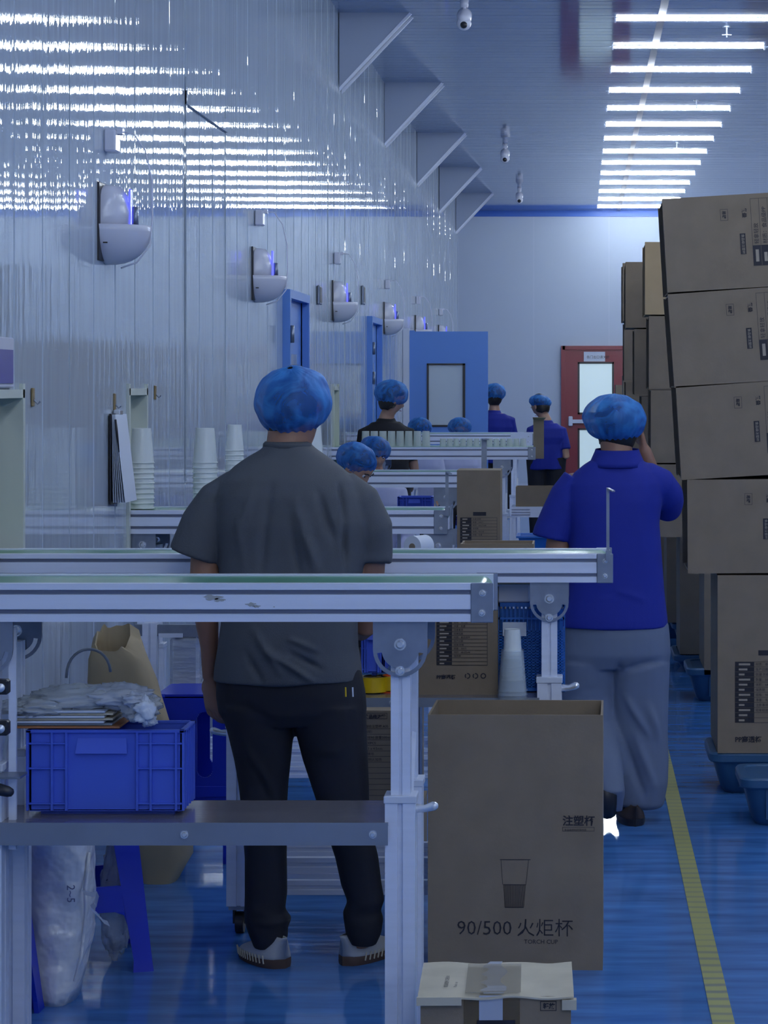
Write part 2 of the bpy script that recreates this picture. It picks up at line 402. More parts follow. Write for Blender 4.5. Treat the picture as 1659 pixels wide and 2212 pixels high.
# red door in the far wall
sf = 141.4
x0, x1, zt = X(1215, sf), X(1358, sf), Z(750, sf); yw = FARY
rd = MB(); 
gx0, gx1 = X(1248, sf), X(1326, sf)
zA0, zA1, zB0, zB1 = Z(895, sf), Z(782, sf), .25, Z(925, sf)
for bx in ((x0, gx0, 0, zt), (gx1, x1, 0, zt), (gx0, gx1, zA1, zt), (gx0, gx1, zB1, zA0), (gx0, gx1, 0, zB0)):
    rd.box(bx[0], bx[1], yw-.05, yw-.005, bx[2], bx[3])
rd = rd.build('door_4', M_reddoor); rd['kind'] = 'structure'
fr = MB().box(x0-.02, x0+.04, yw-.08, yw, 0, zt+.02); fr.box(x1-.04, x1+.02, yw-.08, yw, 0, zt+.02); fr.box(x0, x1, yw-.08, yw, zt-.04, zt+.02)
fr.build('door_frame', M_reddoor, rd)
for a, b in ((zA0, zA1), (zB0, zB1)):
    MB().box(gx0, gx1, yw-.03, yw-.02, a, b).build('door_pane', M_pane, rd)
    q = MB(); g = .028
    q.box(gx0, gx1, yw-.056, yw-.02, a, a+g); q.box(gx0, gx1, yw-.056, yw-.02, b-g, b); q.box(gx0, gx0+g, yw-.056, yw-.02, a, b); q.box(gx1-g, gx1, yw-.056, yw-.02, a, b)
    q.build('pane_gasket', M_black, rd)
pb = MB().box(X(1228,sf), X(1340,sf), yw-.13, yw-.09, Z(914,sf), Z(906,sf)); pb.box(X(1228,sf), X(1237,sf), yw-.14, yw-.05, Z(920,sf), Z(899,sf), bev=.01)
pb.build('push_bar', M_trim, rd)
sgn = MB().box(X(1261,sf), X(1307,sf), yw-.058, yw-.052, Z(781,sf), Z(760,sf)).build('paper_sign', M_paper, rd)
text_mb('各门出口请关好', .05, (X(1267,sf), yw-.059, Z(774,sf)), (1,0,0), (0,0,1)).build('sign_lettering', M_ink, sgn)

# ceiling cable duct, gussets, lamps
MB().box(.56, .615, 3, FARY-.1, CEIL-.003, CEIL+.01).build('trim_9', M_alu_d)['kind'] = 'structure'
M_brk = mat('bracket_shaded', (.30,.36,.50,1), .45)  # white bracket face, darkened in its colour where less light falls
for i in range(12): dup(tl_side, (-4.2, 3.0+2.6*i, CEIL-.034)) if False else None
GW = ['nearest white triangular wall bracket at ceiling, with pale double edge', 'second white triangular wall bracket from the near end', 'middle one of the five white triangular wall brackets',
      'fourth white triangular wall bracket from the near end', 'farthest and smallest white triangular wall bracket by far wall']
for i, s in enumerate((303, 246, 205, 177, 156)):
    y0 = F/s; t = thing('wall_bracket', (WX, y0, 3.73), GW[i], 'bracket', 'triangular brackets between left wall and ceiling')
    a, b, zb, zc = WX, WX+.50, 3.735, CEIL
    tri = lambda e: [(a, zb-e), (b+e, zc), (a, zc)]
    MB().exty([(a+.003, zb), (b, zc), (a+.003, zc)], y0, y0+.02).build('side_plate', M_brk, t)
    MB().exty([(a+.003, zb), (b, zc), (a+.003, zc)], y0+.16, y0+.18).build('side_plate', M_trim, t)
    MB().exty([(a+.003, zb+.03), (b-.03, zc), (a+.003, zc)], y0+.02, y0+.16).build('bottom_plate', M_steel, t)
    for yy in (y0-.006, y0+.155): MB().add([(a+.003,yy,zb-.025),(b+.02,yy,zc-.01),(b+.02,yy+.03,zc-.01),(a+.003,yy+.03,zb-.025),(a+.003,yy,zb),(b+.003,yy,zc),(b+.003,yy+.03,zc),(a+.003,yy+.03,zb)],
                                   [(0,1,2,3),(7,6,5,4),(0,4,5,1),(1,5,6,2),(2,6,7,3),(3,7,4,0)]).build('edge_strip', M_alu, t)
def tube_light(x0, y, lab, grp):
    t = thing('ceiling_light', (x0, y, CEIL-.034), lab, 'light', grp)
    MB().box(x0+.01, x0+1.19, y-.022, y+.022, CEIL-.004, CEIL).build('lamp_housing', M_trim, t)
    MB().cyl((x0+.012, y, CEIL-.012), (x0+1.188, y, CEIL-.012), .0092, n=12).build('lamp_tube', M_tube, t, True)
    for a in (0, 1.188): MB().box(x0+a, x0+a+.012, y-.018, y+.018, CEIL-.034, CEIL).build('end_cap', M_trim, t)
    return t
ORD = ['nearest', 'second', 'third', 'fourth', 'fifth', 'sixth', 'seventh', 'eighth', 'ninth', 'tenth', 'eleventh', 'twelfth', 'thirteenth', 'farthest']
L1Y = [F/((830-y)/2.616) for y in (49,106,158,203,240.5,275,305,333,358.5,380,399.5,418,434,451)]
dL = (L1Y[-1]-L1Y[0])/13
tl = tube_light(.25, L1Y[0], 'nearest visible white tube light on the ceiling', 'ceiling tube lights in one long row')
for i in range(1, 14): dup(tl, (.25, L1Y[0]+dL*i, CEIL-.034), (ORD[i]+' glowing white tube light on the ceiling, counted from the near end') if i < 13 else 'farthest glowing white tube light on the ceiling, by the far wall')
for i in range(1, 21): dup(tl, (.25, L1Y[0]-dL*i, CEIL-.034), 'white ceiling tube light above the conveyors, nearer than the picture shows', 'ceiling tube lights out of view')
for i in range(-20, 14): dup(tl, (4.35, L1Y[0]+dL*i, CEIL-.034), 'white ceiling tube light of the right hand row out of view', 'right hand row of ceiling tube lights')
for i in range(11): dup(tl, (-4.3, 2.0+2.9*i, CEIL-.034), 'unseen white tube light added in the room behind the left wall', 'unseen tube lights added in the room behind the left wall')  # unseen tubes, added to brighten the openings in the left wall
# cameras on the ceiling
def cctv(px, py, s, lab, k=1.0):
    x = X(px, s); y = F/s; zc = CEIL; t = thing('security_camera', (x, y, zc), lab, 'camera', 'security cameras under the ceiling')
    MB().cyl((x, y, zc), (x, y, zc-.05), .03, .026).build('mount', M_fixt, t, True)
    MB().tube([(x, y, zc-.05), (x, y, zc-.11)], .014).build('stem', M_fixt, t, True)
    MB().tube([(x, y+.07, zc-.085), (x, y+.02, zc-.1), (x, y-.03, zc-.125), (x,y-.05,zc-.13)], [.03,.052,.05,.042], n=18, round_ends=True).build('housing', M_fixt, t, True)
    b = MB().ball((x, y-.035, zc-.165), .05, n=18, m=12).build('camera_ball', M_fixt, t, True)
    MB().ball((x, y-.068, zc-.18), .026, n=14, m=8).build('lens', M_black, b, True)
cctv(1003, 10, 313, 'nearest white ball camera hanging from the ceiling'); cctv(1091, 317, 196, 'middle white ball camera hanging from the ceiling'); cctv(1122, 413, 160, 'smallest white ball camera, nearest the far wall')
for i, (px, py) in enumerate(((1570, 72), (1505, 228), (1462, 318))):
    s = (830-py)/2.6; x, y = X(px, s), F/s
    t = thing('sprinkler', (x, y, CEIL), ('nearest', 'second', 'third')[i]+' dark sprinkler head between the ceiling tubes', 'sprinkler', 'sprinkler heads on the ceiling')
    MB().cyl((x,y,CEIL), (x,y,CEIL-.08), .007).build('pipe', M_steel, t)
    MB().cyl((x,y,CEIL-.008), (x,y,CEIL-.0), .03).build('escutcheon', M_steel, t)
    q = MB(); 
    for a in range(4): q.tube([(x,y,CEIL-.06),(x+.035*math.cos(a*math.pi/2),y+.035*math.sin(a*math.pi/2),CEIL-.062)], .005, 5)
    q.build('deflector', M_steel, t)

# insect lamps on the left wall
def lamp_shell(x0, y0, z0, t):
    # lower bowl: quarter ellipsoid against the wall, open at the top
    R = []; rx, ry, rz = .165, .15, .14
    for i in range(11):
        ph = math.pi/2*i/10; R.append([(x0+rx*math.cos(ph)**.75*math.sin(math.pi*j/20), y0-ry*math.cos(ph)**.9*math.cos(math.pi*j/20), z0-rz*math.sin(ph)) for j in range(21)])
    R = [[(x0+(p[0]-x0)*.93, y0+(p[1]-y0)*.93, z0+.0) for p in R[0]]]+[[p for p in R[0]]]+R[1:]
    R = [[(x0+(p[0]-x0)*.85, y0+(p[1]-y0)*.85, z0-.03) for p in R[1]]]+R
    b = MB().rings(R, caps=False, closed=False).build('bowl', M_fixt, t, True)
    # upright curved hood
    MB().box(x0-.003, x0+.006, y0-.15, y0+.15, z0-.13, z0+.15, bev=.002).build('gap_shadow', M_black, t)  # black strip standing in for the shadow in the mounting gap
    prof = [(0,-.02),(.085,-.02),(.088,.05),(.075,.11),(.05,.145),(0,.15)]
    R = []
    for j in range(13):
        a = math.pi*j/12; yy = y0-.13*math.cos(a); k = math.sin(a)**.45 if 0 < j < 12 else .05
        R.append([(x0+px*k, yy, z0+(pz if pz < 0 else pz*(.35+.65*k))) for px, pz in prof])
    MB().rings(R, caps=True, closed=False).build('hood', M_fixt, t, True)
    MB().box(x0+.084, x0+.091, y0-.02, y0+.025, z0+.0, z0+.135, bev=.003).build('violet_tube', M_glow, t)
    MB().cyl((x0+.105, y0, z0+.0), (x0+.105, y0, z0+.07), .012, n=10).build('lamp_post', M_steel, t, True)
    MB().box(x0+.02, x0+.036, y0-.155, y0-.151, z0-.07, z0-.065).build('switch', M_black, t)
LW = ['nearest white shell-shaped insect lamp on the left wall', 'second shell-shaped insect lamp along the left wall', 'third shell-shaped insect lamp, left of the dark-haired heads', 'fourth shell-shaped insect lamp, just before the blue door', 'fifth insect lamp, its top peeping over the blue door', 'farthest insect lamp above the blue door']
for i, s in enumerate((596, 407.6, 308.7, 245, 206, 177)):
    y0 = F/s; t = thing('insect_lamp', (WX, y0, H+.57), LW[i], 'lamp', 'shell-shaped insect lamps along the left wall')
    lamp_shell(WX+.003, y0, H+.572, t)
    q = thing('wall_socket', (WX, y0, H+.84), ('white plug box above the '+ORD[i]+' insect lamp on the left wall'), 'socket', 'plug boxes above the insect lamps')
    MB().box(WX+.002, WX+.045, y0-.045, y0+.045, H+.84, H+.922, bev=.006).build('socket_box', M_fixt, q)
    MB().box(WX+.045, WX+.065, y0-.018, y0+.018, H+.905, H+.925).build('plug', M_fixt, q)
    pts = [(WX+.06,y0,H+.915),(WX+.1,y0,H+.91),(WX+.14,y0+.02,H+.85),(WX+.165,y0+.02,H+.74),(WX+.17,y0,H+.6),(WX+.165,y0-.02,H+.5),(WX+.12,y0-.03,H+.44),(WX+.06,y0-.02,H+.42)]
    MB().tube(pts, .0032, 6).build('cable', M_fixt, q, True)
# things on the wall
def wall_hook(px, y0p, y1p, lab):
    s = (VX-px)/1.72; y = F/s; x = WX
    t = thing('wall_hook', (x, y, Z(y1p,s)), lab, 'hook', 'brass hooks stuck on the left wall')
    MB().box(x+.001, x+.008, y-.012, y+.012, Z(y1p,s), Z(y0p,s), bev=.002).build('hook_plate', mat('brass', (.35,.25,.12,1), .35, metal=.7), t)
    MB().tube([(x+.008,y,Z(y1p,s)+.02),(x+.02,y,Z(y1p,s)+.008),(x+.028,y,Z(y1p,s)+.016)], .003, 6).build('hook', M_steel, t)
wall_hook(68, 838, 878, 'small brass hook left of the hanging clipboard'); wall_hook(245, 850, 886, 'small brass hook that carries the clipboard'); wall_hook(333, 833, 863, 'small brass hook right of the second wall opening')
s = 586; yc = F/s
cb = thing('clipboard', (WX+.02, yc, Z(1087,s)), 'clipboard with pale papers hanging from a wall hook', 'clipboard')
MB().box(WX+.008, WX+.014, yc-.11, yc+.11, Z(1087,s), Z(893,s)).build('board', M_black, cb)
for k in range(6):
    a = .004*k
    MB().add([(WX+.016+a*.5, yc-.105, Z(895,s)), (WX+.016+a*.5, yc+.105, Z(895,s)), (WX+.02+a*2.2, yc+.105, Z(1083,s)), (WX+.02+a*2.2, yc-.105, Z(1083,s)),
              (WX+.0175+a*.5, yc-.105, Z(895,s)), (WX+.0175+a*.5, yc+.105, Z(895,s)), (WX+.0215+a*2.2, yc+.105, Z(1083,s)), (WX+.0215+a*2.2, yc-.105, Z(1083,s))],
             [(0,1,2,3),(7,6,5,4),(0,4,5,1),(2,6,7,3),(1,5,6,2),(3,7,4,0)]).build('sheet', M_paper, cb)
MB().box(WX+.006, WX+.03, yc-.03, yc+.03, Z(897,s), Z(885,s), bev=.003).build('clip', M_chrome, cb)
pn = thing('pen', (WX+.045, yc, Z(980,s)), 'black pen dangling in front of the clipboard', 'pen')
MB().tube([(WX+.032,yc-.12,Z(905,s)),(WX+.036,yc-.12,Z(928,s)),(WX+.045,yc-.12,Z(975,s))], [.004,.005,.0022]).build('pen_barrel', M_black, pn, True)
s = (VX-2)/1.72; yc = F/s
pq = thing('wall_notice', (WX, yc, Z(838,s)), 'indigo notice in a white frame at the left picture edge', 'notice')
MB().box(WX+.002, WX+.014, yc-.1, yc+.1, Z(838,s), Z(728,s), bev=.004).build('notice_frame', M_fixt, pq)
MB().box(WX+.014, WX+.017, yc-.08, yc+.08, Z(828,s), Z(755,s)).build('notice_sheet', M_sign, pq)
for px, lab in ((687, 'slim dark wall plate left of the third insect lamp'), (782, 'slim dark wall plate right of the third insect lamp')):
    s = (VX-px)/1.72; yc = F/s; q = thing('wall_plate', (WX, yc, Z(658,s)), lab, 'plate')
    MB().box(WX+.002, WX+.02, yc-.08, yc+.08, Z(658,s), Z(617,s), bev=.006).build('plate_frame', M_steel, q)
    MB().box(WX+.02, WX+.022, yc-.06, yc+.06, Z(654,s), Z(621,s)).build('plate_face', M_black, q)
# yellow line on the floor
lt = MB(); lt.box(.335, .392, 4.4, FARY-.5, .0005, .0025); lt = lt.build('trim_10', M_floor_tape); lt['kind'] = 'structure'
# ================= CONVEYORS =================
def rail_profile(zt, h, yf, d=1):
    """aluminium rail section (y,z): front face at yf looking to -d... two long grooves"""
    k = .006*d; t = .03*d
    fr = [(0,.0),(0,.16),(k,.165),(k,.285),(0,.29),(0,.67),(k,.675),(k,.795),(0,.80),(0,1)]
    P = [(yf+a, zt-f*h) for a, f in fr]
    return P+[(yf+t, zt-h), (yf+t, zt)]
def bolt(c, r, parent, ax='y', name='bolt'):
    c = Vector(c); d = Vector((0,-1,0))
    MB().tube([c, c+d*.003], r*1.25, 14).add([], []).build(name+'_washer' if False else name, M_chrome, parent, True) if False else None
    mb = MB().cyl(c, c+d*.003, r*1.3, n=14); mb.tube([c+d*.003, c+d*.008], [r, r*.6], 12)
    return mb.build(name, M_chrome, parent, 'auto')
def post(mb, x, y, z0, z1, w):
    """slotted square aluminium post"""
    h = w/2; g = w*.09; k = w*.12
    P = []
    for (sx, sy, ex, ey) in ((-1,-1,1,0),(1,-1,0,1),(1,1,-1,0),(-1,1,0,-1)):
        cx, cy = x+sx*h, y+sy*h; nx, ny = (-ey, ex)
        P += [(cx, cy), (cx+ex*(h-g), cy+ey*(h-g)), (cx+ex*(h-g)+nx*k, cy+ey*(h-g)+ny*k), (cx+ex*(h+g)+nx*k, cy+ey*(h+g)+ny*k), (cx+ex*(h+g), cy+ey*(h+g))]
    mb.extz(P, z0, z1); return mb
def swivel(t, x, y, ztop, r, name='swivel_plate'):
    """U shaped plate with an arc slot, facing the camera side"""
    th = .006; zc = ztop-r*1.05; n = 14
    out = [(x-r, ztop), ] + [(x-r*math.cos(math.pi*i/n), zc-r*math.sin(math.pi*i/n)) for i in range(n+1)] + [(x+r, ztop)]
    # body inside the slot and rim outside it
    ri, ro = r*.68, r*.86; a0, a1 = math.radians(8), math.radians(172)
    mb = MB()
    rim_o = [(x-r*math.cos(math.pi*i/n), zc-r*math.sin(math.pi*i/n)) for i in range(n+1)]
    rim_i = [(x-ro*math.cos(a0+(a1-a0)*i/n), zc-ro*math.sin(a0+(a1-a0)*i/n)) for i in range(n+1)]
    core = [(x-ri*math.cos(a0+(a1-a0)*i/n), zc-ri*math.sin(a0+(a1-a0)*i/n)) for i in range(n+1)]
    for i in range(n): mb.exty([rim_o[i], rim_o[i+1], rim_i[i+1], rim_i[i]], y, y+th)
    mb.exty(core+[(x+ri, ztop), (x-ri, ztop)], y, y+th)
    mb.exty([(x-r, ztop), rim_o[0], rim_i[0], core[0], (x-ri, ztop)], y, y+th); mb.exty([(x+ri, ztop), core[-1], rim_i[-1], rim_o[-1], (x+r, ztop)], y, y+th)
    p = mb.build(name, M_steel, t)
    bolt((x, y, zc+r*.2), .011, p); bolt((x, y, zc-r*.77), .009, p)
    return p
def leg(t, x, y, z0, zs, z1, name='leg', w=.046, lever=1):
    mb = post(MB(), x, y, zs-.05, z1, w); p = mb.build(name, M_alu, t)
    s = post(MB(), x, y, z0, zs, w*1.55).build('lower_sleeve', M_alu, p)
    MB().box(x-w*.84, x+w*.84, y-w*.84, y+w*.84, zs-.012, zs+.006, bev=.002).build('collar', M_trim, p)
    if lever:
        MB().tube([(x+lever*w*.8, y, zs-.03), (x+lever*w*1.25, y, zs-.03), (x+lever*w*1.7, y-.01, zs-.022)], [.011,.009,.011], round_ends=True).build('clamp_lever', M_chrome, p, True)
    return p
def castor(t, x, y, z):
    MB().box(x-.03, x+.03, y-.03, y+.03, z-.012, z).build('castor_plate', M_steel, t)
    p = MB().cyl((x-.012, y, .0315), (x+.012, y, .0315), .031, n=18).build('castor_wheel', M_black, t, 'auto')
    q = MB().box(x-.02, x-.014, y-.015, y+.02, .03, z-.012); q.box(x+.014, x+.02, y-.015, y+.02, .03, z-.012); q.build('castor_fork', M_black, t)
def conveyor(lab, x0, x1, sf, sb, pyt, h, legs, shelf=None, rails=None, plate_w=.045, hook=None, sleeve_z=.62, foot=0.0, beltin=.0):
    yf, yb = F/sf, F/sb; zt = Z(pyt, sf)
    t = thing('conveyor', ((x0+x1)/2, (yf+yb)/2, 0), lab, 'conveyor', 'belt conveyors reaching out of the left wall')
    me = MB().extx(rail_profile(zt, h, yf, 1), x0, x1-.004); me.build('front_rail', M_alu, t)
    MB().extx(rail_profile(zt, h, yb, -1), x0, x1-.004).build('back_rail', M_alu, t)
    # dark strips laid inside the rail grooves
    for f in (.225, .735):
        MB().box(x0, x1-.01, yf+.0045, yf+.0062, zt-h*(f+.05), zt-h*(f-.05)).build('groove_strip', M_alu_d, t)
    # belt loop around an end roller
    yi, yo = yf+.03, yb-.03; zr = zt-.004; r = .026
    P = [(x0, zr)]+[(x1-r-.004+r*math.sin(a), zr-r+r*math.cos(a)) for a in [math.pi*i/10 for i in range(11)]]+[(x0, zr-2*r)]
    Q = [(x0, zr-2*r+.002)]+[(x1-r-.004+(r-.002)*math.sin(a), zr-r+(r-.002)*math.cos(a)) for a in [math.pi*i/10 for i in range(10,-1,-1)]]+[(x0, zr-.002)]
    mb = MB(); n = len(P)
    R0 = [(a, yi, b) for a, b in P+Q]; R1 = [(a, yo, b) for a, b in P+Q]; m = len(R0)
    mb.add(R0+R1, [(i, i+1, m+i+1, m+i) for i in range(m-1)])
    for i in range(n-1): mb.add([R0[i], R0[i+1], R0[m-2-i], R0[m-1-i]], [(0,1,2,3)]); mb.add([R1[i], R1[i+1], R1[m-2-i], R1[m-1-i]], [(3,2,1,0)])
    mb.build('belt', M_belt, t, 'auto')
    MB().cyl((x1-.03, yi, zr-r), (x1-.03, yo, zr-r), r-.003, n=20).build('end_roller', M_steel, t, True)
    MB().box(x0, x1-.06, yi+.002, yo-.002, zr-2*r+.006, zr-.006).build('belt_bed', M_steel, t)
    for yy in (yf-.004, yb):
        pl = MB().box(x1-.002-plate_w, x1+.006, yy, yy+.004, zt-h*1.02, zt+.002, bev=.003).build('end_plate', M_steel, t)
        if yy < yb:
            bolt((x1-plate_w*.42, yy, zt-h*.24), .0065, pl); bolt((x1-plate_w*.45, yy, zt-h*.76), .0065, pl)
    zb = zt-h
    yl, yr = yf+.045, yb-.02
    for i, L in enumerate(legs):
        lx, r_ = L[0], L[1]; sz = L[2] if len(L) > 2 else sleeve_z
        swivel(t, lx, yl-.034, zb, r_); swivel(t, lx+.0, yr+.03, zb, r_)
        z1 = zb-r_*1.2
        leg(t, lx, yl, foot, sz, z1, lever=(1 if i == len(legs)-1 else -1) if i in (0, len(legs)-1) else 0); leg(t, lx, yr, foot, sz, z1, lever=0)
        MB().box(lx-.012, lx+.012, yl+.03, yr-.03, sz-.16, sz-.13).build('cross_brace', M_alu, t)
        MB().tube([(lx+.012, yl+.03, sz-.1), (lx+.012, yr-.03, sz+.12)], .01, 4).build('diagonal_brace', M_trim, t)
        if foot > 0.05: castor(t, lx, yl, foot); castor(t, lx, yr, foot)
        elif foot > 0: MB().cyl((lx, yl, 0), (lx, yl, foot), .025).build('foot_pad', M_black, t); MB().cyl((lx, yr, 0), (lx, yr, foot), .025).build('foot_pad', M_black, t)
    if shelf:
        sx0, sx1, py_top, hh, ysf, ysb = shelf; zs = Z(py_top, F/ysf)
        p = MB().box(sx0, sx1, ysf, ysb, zs-.008, zs).build('shelf', M_shelf, t)
        e = MB().box(sx0, sx1, ysf-.003, ysf, zs-hh, zs+.001).build('shelf_edge', M_shelf_edge, t)
        k = sx0+.03
        for bx in ([sx0+.035, (sx0+sx1)/2, sx1-.035]): bolt((bx, ysf-.003, zs-hh*.5), .0075, e, name='bolt')
        MB().box(sx0, sx1, ysb-.003, ysb, zs-hh, zs).build('shelf_edge', M_shelf_edge, t)
    if rails:
        rx0, rx1, zz = rails
        for z0 in zz:
            for yy in (yl-.02, yr+.02):
                MB().extx([(yy-.012,z0),(yy-.012,z0+.014),(yy-.007,z0+.016),(yy-.007,z0+.026),(yy-.012,z0+.028),(yy-.012,z0+.042),(yy+.012,z0+.042),(yy+.012,z0)], rx0, rx1).build('lower_rail', M_alu, t)
    if hook:
        hx, hz, hw = hook
        q = MB(); yy = yf-.012
        q.box(hx-hw/2, hx+hw/2, yy-.004, yy, zt-.005, hz)
        q.add([(hx-hw/2,yy-.004,hz),(hx+hw/2,yy-.004,hz),(hx+hw/2+.016,yy-.05,hz-.006),(hx-hw/2+.016,yy-.05,hz-.006),(hx-hw/2,yy,hz+.004),(hx+hw/2,yy,hz+.004),(hx+hw/2+.016,yy-.05,hz-.002),(hx-hw/2+.016,yy-.05,hz-.002)],
              [(0,3,2,1),(4,5,6,7),(0,1,5,4),(1,2,6,5),(2,3,7,6),(3,0,4,7)])
        q.box(hx-hw*.7, hx+hw*.7, yy-.006, yf+.03, zt-.02, zt+.012)
        q.build('stop_bracket', M_steel, t)
    return t, zt
S1F, S1B, S2F, S2B, S3F, S3B = 920, 873, 736, 710, 568, 549
c1, z1 = conveyor('nearest belt conveyor, crossing the foreground with a stained aluminium rail', WX-.35, X(1060,920), S1F, S1B, 1261, .0895,
    [(X(3,895), .062, .72), (X(872,900), .064, Z(1712,905))], shelf=(X(-40,920), X(838,920), 1778, .052, F/920, F/872))
MB().box(X(30,905), X(46,905), F/905-.05, F/905-.04, Z(1826,905), Z(1350,905)).build('clamp_rail', M_alu, c1)
for py in (1480, 1568):
    MB().box(X(-5,925), X(26,925), F/925-.04, F/925-.01, Z(py+16,925), Z(py-16,925), bev=.004).build('clamp_block', M_black, c1)
    MB().cyl((X(12,925), F/925-.052, Z(py,925)), (X(12,925), F/925-.04, Z(py,925)), .010).build('clamp_nut', M_chrome, c1, True)
MB().tube([(X(-20,925), F/925-.04, Z(1700,925)), (X(10,925), F/925-.05, Z(1697,925)), (X(30,925), F/925-.05, Z(1702,925))], [.012,.015,.013], round_ends=True).build('knob', M_black, c1, True)
MB().box(X(-30,925), X(48,925), F/925-.02, F/925+.05, Z(1680,925), Z(1675,925)).build('clamp_shelf', M_steel, c1)
# glue stains on the front rail
st = MB()
def blot(mb, cx, cz, r, y, n=11, e=1.0):
    P = [(cx+r*e*(1+.35*math.sin(3*a+cx*50)+.2*math.sin(7*a))*math.cos(a), cz+r*.5*(1+.3*math.sin(5*a+cx*9))*math.sin(a)) for a in [2*math.pi*i/(2*n) for i in range(2*n)]]
    mb.exty(P, y, y+.0008)
for px, py, r, e in ((458,1291,.012,1.6),(473,1296,.008,1.5),(543,1306,.009,1.2),(554,1310,.006,1.4),(592,1311,.002,1)): blot(st, X(px,920), Z(py,920), r, F/920-.0009, e=e)
st.build('stain', mat('glue_stain', (.36,.38,.40,1), .6), c1)
c2, z2 = conveyor('second belt conveyor behind the man in grey, with a tall bent bracket at its end', WX-.35, X(1320,736), S2F, S2B, 1197, .0835,
    [(X(514,736), .056, .62), (X(1187,730), .057, Z(1463,730))], shelf=(X(530,736), X(1165,736), 1508, .026, F/736, F/700), rails=(X(530,736), X(1165,736), (.185, .118)),
    hook=(X(1313,736), Z(1056,736), .009), foot=.085, plate_w=.04)
c3, z3 = conveyor('third belt conveyor, crossing behind the hanging clipboard', WX-.35, X(964,568), S3F, S3B, 1103, .0885,
    [(X(320,560), .05, .6), (X(950,560), .055, .75)], rails=(X(320,568), X(950,568), (.19, .12)), hook=(X(966,568), Z(1020,568), .012), foot=.05, plate_w=.045)
c4, z4 = conveyor('fourth belt conveyor from the front, end plate beside the upright brown strip', WX-.35, X(1042,385), 385, 374, 1020, .086,
    [(-1.4, .05, .6), (X(962,385), .066, .72)], hook=(X(1046,385), Z(948,385), .030), foot=.05, plate_w=.045)
c5, z5 = conveyor('fifth belt conveyor carrying the rows of clear ribbed cups', WX-.35, X(1155,312), 312, 302, 966, .086,
    [(-1.4, .05, .6), (X(1084,312), .062, .72)], foot=.05, plate_w=.045)
c6, z6 = conveyor('farthest belt conveyor, in front of the seated workers and blue door', WX-.35, X(1152,262), 262, 254, 937, .085,
    [(-1.4, .05, .6), (X(1110,262), .06, .7)], foot=.05, plate_w=.09)
MB().box(X(1103,262), X(1150,262), F/262-.008, F/262-.002, Z(962,262), Z(934,262)).build('cover_plate', M_trim, c6)
# end boards clamped on far conveyors
def carton_strip(px0, px1, py0, py1, s, lab):
    t = thing('cardboard_strip', (X((px0+px1)/2,s), F/s, Z(py1,s)), lab, 'cardboard')
    MB().box(X(px0,s), X(px1,s), F/s, F/s+.004, Z(py1,s), Z(py0+5,s)).build('strip', M_card, t)
    MB().add([(X(px0,s),F/s,Z(py0+5,s)),(X(px1,s),F/s,Z(py0+5,s)),(X(px1+5,s),F/s-.05,Z(py0,s)),(X(px0-1,s),F/s-.05,Z(py0,s)),(X(px0,s),F/s+.004,Z(py0+5,s)+.004),(X(px1,s),F/s+.004,Z(py0+5,s)+.004),(X(px1+5,s),F/s-.05,Z(py0,s)+.004),(X(px0-1,s),F/s-.05,Z(py0,s)+.004)],
             [(0,3,2,1),(4,5,6,7),(0,1,5,4),(1,2,6,5),(2,3,7,6),(3,0,4,7)]).build('flap', M_card_in, t)
carton_strip(1152, 1175, 902, 991, 305, 'folded brown cardboard strip standing at the end of the fifth conveyor')

# ================= CARTONS =================
def carton(name, loc, w, d, h, lab, M=None, open_='top', cat='box', group=None, m=None, flaps=False, sealed=False):
    """box with walls; local frame: x width, y depth (0 at front), z up; M rotates about loc"""
    m = m or M_card; t = thing(name, loc, lab, cat, group); B = Matrix.Translation(Vector(loc)) @ (M or Matrix.Identity(4)); e = .006
    def bx(nm, *a, mm=m): return MB().box(*a).xf(B).build(nm, mm, t)
    bx('front_panel', -w/2, w/2, 0, e, 0, h); bx('back_panel', -w/2, w/2, d-e, d, 0, h)
    if open_ != 'left': bx('side_panel', -w/2, -w/2+e, e, d-e, 0, h)
    else:
        bx('flap', -w/2-.0, -w/2+.0+e, e, d*.0+.03, 0, h)
    bx('side_panel', w/2-e, w/2, e, d-e, 0, h); bx('bottom_panel', -w/2+e, w/2-e, e, d-e, 0, e)
    if open_ != 'top': bx('top_panel', -w/2+e, w/2-e, e, d-e, h-e, h)
    t['_B'] = 0
    return t, B
def spec_table(t, B, x, z, w, h, rows, rot=0, dark='left'):
    """printed table: origin lower left on the front face, optionally turned 90 degrees"""
    o = B @ Vector((x, -.0005, z)); ux = (B.to_3x3() @ Vector((1,0,0))); uz = (B.to_3x3() @ Vector((0,0,1)))
    if rot: ux, uz = uz, -ux
    a = MB(); b = MB(); q = .0012
    frame_rect(a, o, ux, uz, 0, w, 0, h, q)
    dw = w*.30
    for i in range(rows):
        z0 = h*i/rows
        rect(a, o, ux, uz, 0, dw, z0+.0006, z0+h/rows-.0006, .0006)
        rect(a, o, ux, uz, dw, w, z0-q/2, z0+q/2, .0006)
        rect(b, o, ux, uz, dw*.2, dw*(.5+.3*((i*7) % 3)/2), z0+h/rows*.3, z0+h/rows*.68, .0012)
    rect(a, o, ux, uz, dw-q/2, dw+q/2, 0, h)
    ws = ['规格：90口径', '数量：500只', '材质：食品级PP', '净重：毛重', '体积：68x37x48', '生产日期', '注意事项', '保质期', '防潮 防晒', '轻拿轻放']
    for i in range(rows-2):
        tt = text_mb(ws[(i*3+rows) % 10], h/rows*.62, o+uz*(h*(rows-1-i)/rows+h/rows*.25)+ux*(dw+.006), ux, uz); a.add(tt.v, tt.f)
    a.build('printed_table', M_ink, t); b.build('table_headings', M_ink_w, t)
